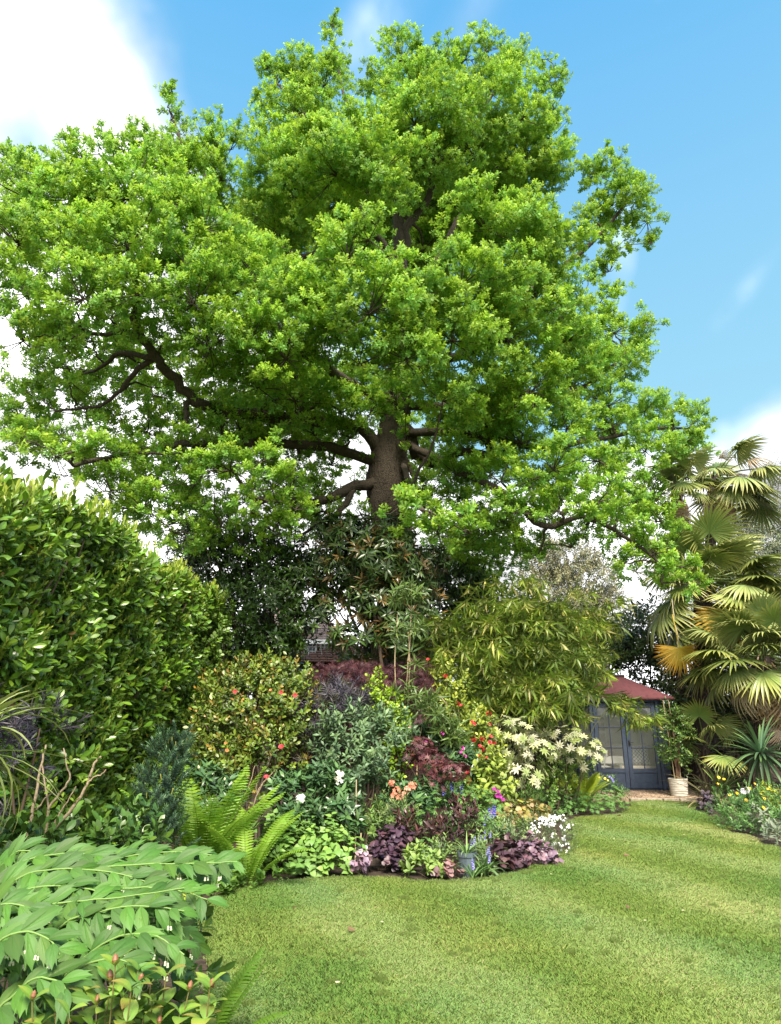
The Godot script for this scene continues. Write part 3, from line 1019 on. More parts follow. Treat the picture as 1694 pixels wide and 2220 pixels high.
const LIMBS := [
	[0.30, 0.16, [870, 900, 17, 905, 985, 17, 945, 1000, 16.7, 1000, 985, 16, 1080, 990, 15.5]],
	[0.16, 0.07, [872, 990, 17, 892, 1020, 16.8, 905, 1060, 16.5, 920, 1100, 15]],
	[0.26, 0.12, [828, 1045, 17, 780, 1052, 16.4, 735, 1068, 16, 680, 1090, 15.4, 610, 1085, 14.5, 540, 1080, 13.5]],
	[0.16, 0.05, [765, 1062, 16.3, 750, 1092, 16, 715, 1125, 15.7, 690, 1135, 15.4, 650, 1165, 15]],
	[0.30, 0.13, [832, 990, 17, 780, 930, 16.6, 700, 915, 16, 600, 905, 15, 510, 897, 14.2, 425, 868, 13.6, 370, 810, 13.2, 338, 768, 12.8, 302, 722, 12.4, 292, 660, 12]],
	[0.13, 0.09, [430, 872, 13.7, 408, 868, 13.5, 404, 890, 13.5, 408, 925, 13.4]],
	[0.13, 0.04, [338, 768, 12.8, 315, 775, 12.8, 262, 765, 13, 215, 800, 13.2, 178, 810, 13.4]],
	[0.12, 0.04, [345, 775, 12.9, 300, 800, 13, 262, 845, 13.2, 215, 880, 13.4, 120, 892, 13.5]],
	[0.11, 0.04, [338, 768, 12.8, 285, 722, 12.4, 230, 725, 12.2, 180, 715, 12, 120, 650, 11.8]],
	[0.24, 0.07, [835, 1010, 17, 740, 975, 16.3, 640, 962, 15.5, 500, 962, 14.5, 400, 962, 13.8, 315, 976, 13.2, 262, 986, 12.8, 160, 1010, 12]],
	[0.26, 0.10, [862, 870, 17, 800, 850, 16, 735, 815, 14.5, 705, 782, 13.6, 672, 775, 13, 610, 730, 12.4, 560, 640, 12.4]],
	[0.2, 0.07, [868, 700, 17, 820, 600, 16.5, 765, 566, 16, 700, 548, 15.8, 655, 556, 15.6, 612, 541, 15.3, 560, 520, 15, 500, 480, 14.5]],
	[0.12, 0.05, [655, 556, 15.6, 650, 590, 15.5, 600, 580, 15, 590, 565, 14.8]],
	[0.2, 0.06, [868, 640, 17, 840, 540, 16.6, 786, 475, 16, 796, 420, 15.8, 780, 396, 15.6, 700, 320, 15.5, 650, 230, 16, 600, 180, 17]],
	[0.24, 0.06, [868, 580, 17, 882, 530, 17, 880, 495, 16.9, 905, 462, 16.8, 935, 415, 16.6, 936, 375, 16.5, 985, 330, 16.6, 1010, 305, 17, 1060, 220, 17.3, 1110, 150, 18]],
	[0.18, 0.06, [872, 720, 17, 930, 600, 16.5, 985, 490, 16.5, 1005, 462, 16.7, 1060, 400, 17.2, 1075, 360, 17.5, 1150, 270, 18]],
	[0.14, 0.04, [866, 500, 17, 850, 400, 17, 770, 270, 17, 740, 180, 17, 724, 90, 17]],
	[0.24, 0.08, [866, 820, 17, 930, 790, 15.5, 1030, 760, 14.5, 1100, 720, 14, 1160, 640, 14, 1180, 560, 14]],
	[0.24, 0.07, [868, 780, 17, 980, 700, 17, 1120, 640, 17.5, 1220, 580, 18, 1310, 500, 18, 1370, 420, 18]],
	[0.22, 0.06, [872, 880, 17, 1000, 880, 16.5, 1150, 880, 16, 1280, 830, 16.5, 1360, 760, 17]],
	[0.20, 0.05, [872, 940, 17, 1020, 940, 16, 1180, 970, 15.5, 1300, 950, 16, 1420, 930, 17, 1490, 930, 17]],
	[0.18, 0.05, [875, 960, 17, 1000, 1020, 15.5, 1100, 1075, 14.8, 1180, 1142, 14.5, 1260, 1120, 14.3, 1350, 1160, 14.2, 1430, 1220, 14]],
	[0.16, 0.05, [860, 660, 17, 800, 640, 14.5, 780, 610, 12.5, 770, 570, 11.8]],
	[0.14, 0.04, [875, 1000, 17, 890, 1060, 14, 915, 1105, 12.2, 960, 1130, 11.6]],
	[0.18, 0.06, [850, 900, 17, 700, 820, 17, 560, 600, 16.5, 470, 420, 16, 400, 320, 16, 368, 240, 16]]]


func smooth_path(p: Array, r0: float, r1: float, wob: float) -> Array:
	var pts := PackedVector3Array()
	var rad := PackedFloat32Array()
	var m := p.size()
	for i in m - 1:
		var a: Vector3 = p[maxi(i - 1, 0)]
		var b: Vector3 = p[i]
		var c: Vector3 = p[i + 1]
		var d: Vector3 = p[mini(i + 2, m - 1)]
		for k in 4:
			var t := k / 4.0
			pts.append(b.cubic_interpolate(c, a, d, t) + ball() * wob * (0.0 if i == 0 and k == 0 else 1.0))
			rad.append(lerpf(r0, r1, (i + t) / (m - 1)))
	pts.append(p[m - 1])
	rad.append(r1)
	return [pts, rad]


func oak() -> void:
	var base := at_x(880, 1500, 17.0)
	var o := thing("oak_tree", "tall spreading green oak filling the sky above the garden", "tree", base)
	var O := base
	var bark_b := noisetex(0.06, [], 51, 512, 4)
	var bark := solid(Color(0.092, 0.072, 0.052), 0.9, noisetex(0.03, [Color(0.45, 0.42, 0.4), Color(1, 1, 1), Color(0.75, 0.78, 0.7)], 52), 0.7, bark_b, 4.0)
	bark.uv1_scale = Vector3(1.3, 0.5, 1.3)
	var nodes := []      # [point, radius]
	# trunk, up to its last fork, with a swollen waist below the first limbs
	var tp := [base + Vector3(0.05, 0, 0), px(872, 1400, 17), px(862, 1250, 17), px(845, 1120, 17), px(838, 1040, 17), px(848, 960, 17), px(862, 880, 17), px(870, 760, 17), px(869, 640, 17), px(868, 560, 17), px(862, 440, 17), px(850, 330, 17), px(840, 220, 17)]
	var tr := [0.72, 0.56, 0.50, 0.48, 0.52, 0.42, 0.36, 0.29, 0.25, 0.2, 0.14, 0.09, 0.05]
	var pts := PackedVector3Array()
	var rad := PackedFloat32Array()
	for i in tp.size() - 1:
		for k in 5:
			var t := k / 5.0
			var p: Vector3 = (tp[i] as Vector3).cubic_interpolate(tp[i + 1], tp[maxi(i - 1, 0)], tp[mini(i + 2, tp.size() - 1)], t)
			pts.append(p - O)
			rad.append(lerpf(tr[i], tr[i + 1], t) * (1.0 + rng.randf_range(-0.03, 0.03)))
			if i > 3:
				nodes.append([p, rad[-1]])
	var tb := MB.new()
	tb.tube(pts, rad, 20, W1)
	# bark ridges: broken vertical plates standing proud of the trunk
	part("trunk", tb.done(), bark, o)
	var rb := MB.new()
	for i in 1500:
		var k := rng.randi_range(4, 42)
		var a := rng.randf() * TAU
		var d := Vector3(cos(a), 0, sin(a))
		var q := pts[k].lerp(pts[k + 1], rng.randf()) + d * rad[k] * 0.985
		var h := rng.randf_range(0.06, 0.2)
		var w := rng.randf_range(0.012, 0.03)
		rb.box(q, Vector3(w, h, 0.03), Color.WHITE * rng.randf_range(0.75, 1.25), Basis(Vector3.UP, -a + PI / 2) * Basis(Vector3.FORWARD, rng.randf_range(-0.2, 0.2)))
	part("bark_ridges", rb.done(), bark, o, Transform3D(), true)
	for L in LIMBS:
		var p := []
		for i in range(0, L[2].size(), 3):
			p.append(px(L[2][i], L[2][i + 1], L[2][i + 2]))
		var s := smooth_path(p, L[0], L[1], L[1] * 0.45)
		var pp: PackedVector3Array = s[0]
		for i in pp.size():
			nodes.append([pp[i], s[1][i] * 0.58])
			pp[i] -= O
		var mb := MB.new()
		for i in s[1].size():
			s[1][i] *= 0.58
		mb.tube(pp, s[1], 9, W1)
		part("limb", mb.done(), bark, o)
	# cut limb stub
	var st := MB.new()
	var sp := px(655, 898, 14.6) - O
	st.tube(PackedVector3Array([sp + Vector3(0.3, 0.1, -0.6), sp, sp + Vector3(-0.02, 0, 0.12)]), PackedFloat32Array([0.16, 0.15, 0.15]), 10, W1)
	part("limb", st.done(), bark, o)

	# clumps
	var lobes := []
	for i in range(0, CLUMPS.size(), 4):
		var u: float = CLUMPS[i]
		var v: float = CLUMPS[i + 1]
		var d: float = CLUMPS[i + 3]
		var c := px(u, v, d)
		var R: float = CLUMPS[i + 2] * met(v, d)
		R *= 1.0 if v < 340 else (1.18 if v < 900 else 1.22)
		lobes.append([c, R, 1.0])
		# the far side of the crown, where it is dense
		if v < 760 and u > 540 and u < 1240 and v > 150 and CLUMPS[i + 2] > 50:
			var d2 := 34.0 - d + rng.randf_range(-1.5, 1.0)
			if d2 < 19.0:
				d2 = 19.0
			lobes.append([px(u + rng.randf_range(-30, 30), v + rng.randf_range(-30, 10), d2), R * d2 / d * 0.8, 0.6])
		elif (v >= 760 and v < 1060 and u > 560 or v >= 930) and CLUMPS[i + 2] >= 34:
			var d3 := d + rng.randf_range(1.5, 4.0)
			lobes.append([px(u + rng.randf_range(-35, 35), v + rng.randf_range(-25, 25), d3), R * d3 / d * 0.85, 0.75])
		elif v < 640 and u < 540 and CLUMPS[i + 2] > 60:
			lobes.append([px(u + rng.randf_range(-30, 30), v + rng.randf_range(-20, 30), d + 3.5), R, 0.6])
	var trunk_mid := px(865, 700, 17)
	var order := []
	for i in lobes.size():
		order.append([(lobes[i][0] as Vector3).distance_to(trunk_mid), i])
	order.sort()
	var br := MB.new()
	var xf := [[], [], [], []]
	var tint := [[], [], [], []]
	var count := 0
	for e in order:
		var c: Vector3 = lobes[e[1]][0]
		var R: float = lobes[e[1]][1]
		var best := 1e9
		var from := trunk_mid
		var fr := 0.05
		for nd in nodes:
			var q: Vector3 = nd[0]
			var w := q.distance_to(c) + maxf(0.0, q.y - c.y) * 1.2
			if w < best:
				best = w; from = q; fr = nd[1]
		var r0 := minf(fr * 0.7, 0.03 + 0.012 * from.distance_to(c) + R * 0.02)
		var midp := from.lerp(c, 0.5) + Vector3(0, 0.12 * from.distance_to(c), 0) + ball() * 0.15 * from.distance_to(c)
		var s := smooth_path([from, midp, c], r0, 0.014, 0.03)
		var pp: PackedVector3Array = s[0]
		for i in pp.size():
			if i > 3:
				nodes.append([pp[i], s[1][i]])
			pp[i] -= O
		br.tube(pp, s[1], 5, W1)
		# lesser clumps on the clump, each on its own twig
		var n := int(clampf(R * R * 34.0, 6.0, 64.0) * (0.8 if lobes[e[1]][2] < 1.0 else 1.0))
		var spires := rng.randi_range(0, 2) if c.y > 12.0 else (1 if rng.randf() < 0.3 else 0)
		for k in n + spires:
			var d := ball()
			if k >= n:      # an upright leading shoot above the clump
				var foot := c + Vector3(rng.randf_range(-0.6, 0.6), 0.55, rng.randf_range(-0.6, 0.6)) * R
				var hh := rng.randf_range(0.4, 0.8) * (0.4 + 0.5 * R)
				var ln := Vector3(rng.randf_range(-0.25, 0.25), 1, rng.randf_range(-0.2, 0.2)) * hh
				br.tube(PackedVector3Array([c - O, foot - O, foot + ln - O]), PackedFloat32Array([0.014, 0.010, 0.003]), 3, W1)
				for j in int(hh * 26.0):
					var t2 := rng.randf()
					var vj := rng.randi() % 4
					xf[vj].append(facing(foot + ln * t2 + ball() * (0.2 - 0.13 * t2) * rng.randf() - O, Vector3(0, 0.7, 0) + ball() * 0.6, rng.randf_range(0.6, 0.95)))
					var b2 := rng.randf_range(0.85, 1.1)
					tint[vj].append(Color(b2, b2, b2 * 1.2))
				continue
			d = (d + Vector3(0, 0.30, 0)).normalized()
			var sc := c + Vector3(d.x, d.y * 0.8, d.z) * R * (0.30 + 0.78 * pow(rng.randf(), 0.6))
			var rs := clampf(R * rng.randf_range(0.13, 0.32), 0.10, 0.34)
			var hue := rng.randf_range(-1, 1)
			var lum := rng.randf_range(0.84, 1.16)
			if rng.randf() < 0.6:
				var tw := PackedVector3Array([c - O, c.lerp(sc, 0.55) + ball() * 0.06 - O, sc + d * rs * 0.5 - O])
				br.tube(tw, PackedFloat32Array([0.014, 0.009, 0.004]), 3, W1)
			var m := int(pow(rs, 2.0) * 310.0 * lobes[e[1]][2]) + 3
			for j in m:
				var f := ball()
				if f.y < -0.2 and rng.randf() < 0.6:
					f.y = -f.y
				var q := sc + Vector3(f.x * 1.15, f.y * 0.6, f.z * 1.15) * rs * (0.35 + 0.65 * sqrt(rng.randf()))
				var dir := f * 0.7 + d * 0.5 + Vector3(0, 0.55, 0) + ball() * 0.4
				var t := facing(q - O, dir, rng.randf_range(0.5, 0.9))
				var vi := rng.randi() % 4
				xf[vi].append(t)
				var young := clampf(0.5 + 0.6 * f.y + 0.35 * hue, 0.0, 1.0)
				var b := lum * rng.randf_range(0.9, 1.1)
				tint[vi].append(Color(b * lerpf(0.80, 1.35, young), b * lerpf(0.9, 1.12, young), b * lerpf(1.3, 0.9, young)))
				count += 1
	part("branches", br.done(), bark, o, Transform3D(), true)
	var lm := leafmat(Color(1.45, 1.45, 1.45), 0.5, 1.0, 0.45)
	for k in 4:
		var sm := sprig(11, 0.13, 0.105, 0.062, OAK, 1.35, 0.55, 0.5, 0.12, Color(0.080, 0.168, 0.017), Color(0.146, 0.254, 0.032), 0.2)
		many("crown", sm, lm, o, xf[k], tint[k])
	print("oak sprigs ", count)


# ---- general bushes ----
func bush(called: String, label: String, cat: String, at: Vector3, ells: Array, dens: float, piece: String, meshes: Array, mats: Array, most: int, o := {}) -> Node3D:
	var root := thing(called, label, cat, at, o.get("group", ""))
	var tops := []
	for e in ells:
		tops.append(e[0])
	stems(root, "stem", tops, o.get("stem_r", 0.02), o.get("stem_mat", twig), o.get("stem_col", Color(0.10, 0.07, 0.045)), 0.2, 0.1)
	var xf := bush_points(ells, dens, o.get("up", 0.4), o.get("size", 1.0), o.get("inner", 0.4), o.get("low", 0.3), o.get("wild", 0.35))
	place(root, piece, meshes, mats, xf, most, o.get("rest", "foliage"))
	return root

func dots(root: Node3D, piece: String, meshes: Array, mats: Array, at: Array, size := 1.0, up := Vector3(0, 0.6, 0.8)) -> void:
	var k := 0
	for p in at:
		var t := facing(p - root.position, up + ball() * 0.35, size * rng.randf_range(0.8, 1.15))
		part(piece, meshes[k % meshes.size()], mats[k % mats.size()], root, t)
		k += 1

var twig: StandardMaterial3D
var cane: StandardMaterial3D


func hedge() -> void:
	# tall laurel hedge along the garden's side, running away from the viewer
	var o := thing("laurel_hedge", "tall glossy laurel hedge with yellow green new shoots along its top", "hedge", Vector3(-4.2, 0, -9.5))
	var meshes := []
	for k in 4:
		meshes.append(sprig(7, 0.17, 0.125, 0.048, OBOV, 1.35, 0.45, 0.35, 0.16, Color(0.034, 0.088, 0.016), Color(0.10, 0.19, 0.018), 0.2, Color(0.09, 0.10, 0.03)))
	var shoots := []
	for k in 3:
		shoots.append(sprig(7, 0.2, 0.105, 0.032, OBOV, 0.65, 0.16, 0.1, 0.2, Color(0.16, 0.25, 0.022), Color(0.27, 0.34, 0.055), 0.15, Color(0.2, 0.24, 0.05)))
	var f := FastNoiseLite.new()
	f.seed = 61
	f.frequency = 0.75
	f.fractal_octaves = 3
	var face := func(y: float, z: float) -> float:
		var x := -3.52 + 0.34 * f.get_noise_2d(y * 1.1, z) - pow(maxf(0.0, y - 3.5), 2.0) * 0.4 - 0.03 * y
		return x - pow(clampf((-z - 14.0) / 1.9, 0.0, 1.0), 2.0) * 1.6
	var high := func(z: float) -> float:
		return 3.84 + 0.16 * f.get_noise_2d(z, 40.0) - 0.01 * (-z - 6.0) - 0.42 * clampf((7.4 + z) / 1.4, 0.0, 1.5)
	var xf := []
	var sx := []
	for i in 7000:
		var z := rng.randf_range(-15.9, -4.2)
		var h: float = high.call(z)
		var y := rng.randf_range(0.05, h)
		var x: float = face.call(y, z)
		x -= absf(rng.randfn(0.0, 0.13)) + (rng.randf_range(0.1, 0.5) if rng.randf() < 0.25 else 0.0)
		var dir := Vector3(0.75, 0.5, 0.15) + ball() * 0.55
		xf.append(facing(Vector3(x, y, z), dir, rng.randf_range(0.7, 1.2)))
	for i in 2900:
		var z := rng.randf_range(-15.9, -4.2)
		var h: float = high.call(z)
		var x: float = face.call(h, z) - rng.randf_range(-0.1, 1.3)
		xf.append(facing(Vector3(x, h - absf(rng.randfn(0, 0.16)), z), Vector3(0.2, 0.8, 0.1) + ball() * 0.5, rng.randf_range(0.7, 1.15)))
		if rng.randf() < 0.75:
			sx.append(facing(Vector3(x + rng.randf_range(-0.1, 0.1), h - 0.08 + absf(rng.randfn(0, 0.09)), z), Vector3(0.1, 1, 0) + ball() * 0.22, rng.randf_range(0.7, 1.25)))
	for i in 2300:      # young shoots on the face
		var z := rng.randf_range(-15.8, -4.4)
		var y: float = rng.randf_range(0.1, 1.0) * high.call(z)
		sx.append(facing(Vector3(face.call(y, z) + 0.02, y, z), Vector3(0.5, 0.9, 0.2) + ball() * 0.4, rng.randf_range(0.4, 0.7)))
	for i in 5000:     # the far end and the shaded inside
		var y := rng.randf_range(0.05, 4.0)
		xf.append(facing(Vector3(rng.randf_range(-5.2, -4.0), y, rng.randf_range(-15.9, -4.5)), ball() + Vector3(0, 0.3, 0), 1.5))
	place(o, "sprig", meshes, leafmats(0.32, 0.5, 0.2), xf, 260)
	place(o, "young_shoot", shoots, leafmats(0.4, 0.9, 0.12), sx, 200, "young_shoots")
	var old := []
	for i in 70:      # spent yellow and brown leaves caught in the face
		var z := rng.randf_range(-13.0, -4.6)
		var y: float = rng.randf_range(0.1, 0.95) * high.call(z)
		old.append(facing(Vector3(face.call(y, z) + 0.05, y, z), Vector3(0.6, -0.5, 0.3) + ball() * 0.7, rng.randf_range(0.5, 0.9)))
	place(o, "spent_leaf", [sprig(1, 0.0, 0.11, 0.045, OBOV, 0.6, 0.3, 0.6, 0.2, Color(0.36, 0.26, 0.03), Color(0.36, 0.26, 0.03)), sprig(2, 0.03, 0.1, 0.04, OBOV, 0.8, 0.3, 0.8, 0.2, Color(0.20, 0.11, 0.04), Color(0.24, 0.14, 0.05))], [leafmat(W1, 0.6, 0.4)], old, 70)
	var wood := MB.new()
	for i in 110:
		var z := rng.randf_range(-13.8, -4.5)
		var a := Vector3(-4.5 + rng.randf_range(-0.3, 0.3), 0, z)
		var b := Vector3(face.call(2.5, z) - rng.randf_range(-0.03, 0.12), rng.randf_range(1.2, 3.9), z + rng.randf_range(-0.6, 0.6))
		wood.tube(PackedVector3Array([a - o.position, a.lerp(b, 0.5) + ball() * 0.2 - o.position, b - o.position]), PackedFloat32Array([0.04, 0.025, 0.008]), 5, Color(0.12, 0.085, 0.06))
	part("branches", wood.done(), twig, o, Transform3D(), true)


func fern(called: String, label: String, at: Vector3, h: float, n: int, col: Color, spread: float, lean := Vector3.ZERO, group := "") -> Node3D:
	var o := thing(called, label, "fern", at, group)
	var meshes := []
	for k in 3:
		var mb := MB.new()
		var p := Vector3.ZERO
		var dir := Vector3(0, 1, 0.05).normalized()
		var pts := PackedVector3Array()
		var rad := PackedFloat32Array()
		var steps := 31
		var bend := rng.randf_range(0.35, 0.85)
		for i in steps + 1:
			var t := float(i) / steps
			pts.append(p)
			rad.append(0.006 * (1.0 - 0.8 * t))
			if i > 2:
				var w := 0.13 * pow(sin(PI * pow(clampf(t * 0.97 + 0.02, 0, 1), 1.35)), 0.75) + 0.006
				var up := dir.cross(Vector3.RIGHT).normalized()
				for s in [-1.0, 1.0]:
					var d: Vector3 = (Vector3.RIGHT * s + dir * 0.42 - up * 0.12).normalized()
					mb.leaf(p, d, up + ball() * 0.1, w, 0.029, [0.8, 1.0, 0.62, 0.78, 0.4, 0.0], 0.35, 0.1, vary(col, 0.12), 1.1)
			p += dir / steps
			dir = dir.rotated(Vector3.RIGHT, bend / steps * (0.3 + 1.6 * t))
		mb.tube(pts, rad, 4, col * 0.8)
		meshes.append(mb.done())
	var mats := leafmats(0.5, 0.9, 0.1)
	for i in n:
		var az := TAU * i / n + rng.randf_range(-0.25, 0.25)
		var tilt := rng.randf_range(0.35, 0.95) * spread
		var s := h * rng.randf_range(0.8, 1.1)
		var b := Basis(Vector3.UP, az) * Basis(Vector3.RIGHT, tilt)
		if lean != Vector3.ZERO:
			b = Basis(lean.normalized(), lean.length()) * b
		part("frond", meshes[i % 3], mats[i % 3], o, Transform3D(b.scaled(Vector3.ONE * s), Vector3(sin(az) * 0.04, 0, cos(az) * 0.04)))
	return o


func fan_leaf(col: Color, tip: Color, n := 34, droop := 0.5, spread := 2.35, split := 0.45, width := 0.033) -> ArrayMesh:   # a palm's fan of unit radius on a stalk
	var mb := MB.new()
	mb.tube(PackedVector3Array([Vector3(0, 0, 0), Vector3(0, 0.5, 0.03), Vector3(0, 0.95, 0)]), PackedFloat32Array([0.022, 0.016, 0.012]), 5, col)
	for i in n:
		var a := lerpf(-spread, spread, float(i) / (n - 1))
		var d := Vector3(sin(a), cos(a), -0.12).normalized()
		var L := (1.0 - 0.22 * pow(absf(a) / spread, 2.0)) * rng.randf_range(0.93, 1.05)
		mb.leaf(Vector3(0, 0.93, 0), d, Vector3(0, 0.1, 1) + ball() * 0.12, L * 0.85, width * 1.9, [0.12, 0.5, 0.85, 1.0, 0.9, 0.62, 0.3, 0.0], droop + rng.randf_range(-0.2, 0.35), 0.32, vary(col, 0.14), 1.2, tip)
	return mb.done()


func palm(called: String, label: String, at: Vector3, crown: Vector3, trunk_r: float, leaves: Array, size: float, skirt := 0, group := "", extra := 10) -> Node3D:
	var o := thing(called, label, "palm tree", at, group)
	var top := crown - at
	var tb := MB.new()
	var pts := PackedVector3Array()
	var rad := PackedFloat32Array()
	for i in 13:
		var t := i / 12.0
		pts.append(Vector3.ZERO.lerp(top, t) + Vector3(sin(t * 3.0) * 0.06, 0, 0))
		rad.append(trunk_r * (0.9 + 0.25 * t + rng.randf_range(-0.06, 0.06)))
	tb.tube(pts, rad, 14, Color(0.036, 0.026, 0.02))
	part("trunk", tb.done(), twig, o)
	# shaggy fibre of old leaf bases
	var fb := MB.new()
	for i in int(top.y * 170):
		var t := rng.randf()
		var az := rng.randf() * TAU
		var d := Vector3(cos(az), 0, sin(az))
		var p := Vector3.ZERO.lerp(top, t) + d * trunk_r * 1.08
		var col := vary(Color(0.045, 0.032, 0.023).lerp(Color(0.13, 0.10, 0.065), rng.randf() * 0.5), 0.2)
		fb.leaf(p, (d * 0.35 + Vector3(0, rng.randf_range(-1, 0.4), 0) + ball() * 0.3).normalized(), d, rng.randf_range(0.08, 0.26), 0.025, SIMPLE, 0.4, 0.1, col, 1.0)
	part("trunk_fibre", fb.done(), twig, o, Transform3D(), true)
	var green := Color(0.130, 0.192, 0.05)
	var kinds := {
		"g": [fan_leaf(green, Color(0.28, 0.26, 0.07)), fan_leaf(Color(0.15, 0.205, 0.07), Color(0.28, 0.27, 0.09), 38, 0.9), fan_leaf(Color(0.08, 0.125, 0.032), Color(0.18, 0.19, 0.05), 36, 0.35)],
		"y": [fan_leaf(Color(0.20, 0.21, 0.035), Color(0.42, 0.26, 0.05), 36, 0.7), fan_leaf(Color(0.27, 0.23, 0.03), Color(0.48, 0.24, 0.04), 34, 0.9)],
		"d": [fan_leaf(Color(0.26, 0.17, 0.08), Color(0.40, 0.29, 0.17), 26, 1.1, 2.2, 0.4, 0.02), fan_leaf(Color(0.34, 0.26, 0.17), Color(0.44, 0.36, 0.27), 24, 1.5, 1.7, 0.4, 0.017)]}
	var mat := leafmat(W1, 0.38, 0.6)
	var names := {"g": "frond", "y": "yellow_frond", "d": "dead_frond"}
	for i in extra:
		leaves.append(["g", 360.0 * i / extra + rng.randf_range(-20, 20), rng.randf_range(-35, 60), rng.randf_range(0.8, 1.1)])
	var k := 0
	for L in leaves:      # [kind, azimuth (0 faces the viewer), elevation, size]
		var az: float = deg_to_rad(L[1])
		var el: float = deg_to_rad(L[2])
		var dir := Vector3(sin(az) * cos(el), sin(el), cos(az) * cos(el))
		var out := Vector3(sin(az), 0, cos(az))
		var up := (out * -sin(el) + Vector3.UP * cos(el)).normalized()
		if L[2] < -20:
			up = (out * 0.95 + Vector3.UP * 0.2).normalized()
		var x := dir.cross(up).normalized()
		up = x.cross(dir)
		var s: float = size * L[3]
		var set_: Array = kinds[L[0]]
		part(names[L[0]], set_[k % set_.size()], mat, o, Transform3D(Basis(x * s, dir * s, up * s), top + out * trunk_r * 0.6 + Vector3(0, rng.randf_range(-0.12, 0.1), 0)))
		k += 1
	if skirt > 0:
		for i in skirt:
			var az := rng.randf() * TAU
			var el := deg_to_rad(rng.randf_range(-85, -60))
			var dir := Vector3(sin(az) * cos(el), sin(el), cos(az) * cos(el))
			var up := Vector3(sin(az), 0.15, cos(az)).normalized()
			var x := dir.cross(up).normalized()
			var s := size * rng.randf_range(0.55, 0.8)
			part("dead_frond", kinds["d"][i % 2], mat, o, Transform3D(Basis(x * s, dir * s, x.cross(dir) * s), top - Vector3(0, rng.randf_range(0.2, 0.9), 0)))
	return o


func strap_plant(called: String, label: String, cat: String, at: Vector3, n: int, L: float, W: float, el0: float, el1: float, curl: float, col: Color, edge: Color, az0 := 0.0, az1 := TAU, fold := 0.35, lift := 0.0) -> Node3D:
	var o := thing(called, label, cat, at)
	var meshes := []
	for k in 4:
		var mb := MB.new()
		mb.leaf(Vector3.ZERO, Vector3.UP, Vector3(0, 0, -1), 1.0, W / L, [0.6, 0.8, 1.0, 1.0, 0.95, 0.85, 0.7, 0.45, 0.0], curl * (0.5 + 0.35 * k), fold, vary(col, 0.1), 1.3 if edge.r < 0 else 1.0, Color(-1, 0, 0) if edge.r < 0 else edge)
		meshes.append(mb.done())
	var mats := leafmats(0.4, 0.5, 0.2)
	for i in n:
		var az := lerpf(az0, az1, (i + rng.randf()) / n)
		var el := deg_to_rad(lerpf(el0, el1, rng.randf()))
		var dir := Vector3(sin(az) * cos(el), sin(el), cos(az) * cos(el))
		var out := Vector3(sin(az), 0, cos(az))
		var up := -out * sin(el) + Vector3.UP * cos(el)
		var x := dir.cross(up).normalized()
		var s := L * rng.randf_range(0.7, 1.1)
		part("leaf", meshes[i % 4], mats[i % 3], o, Transform3D(Basis(x * s, dir * s, -up * s), Vector3(0, lift + rng.randf_range(0, 0.06), 0) + out * 0.03))
	return o


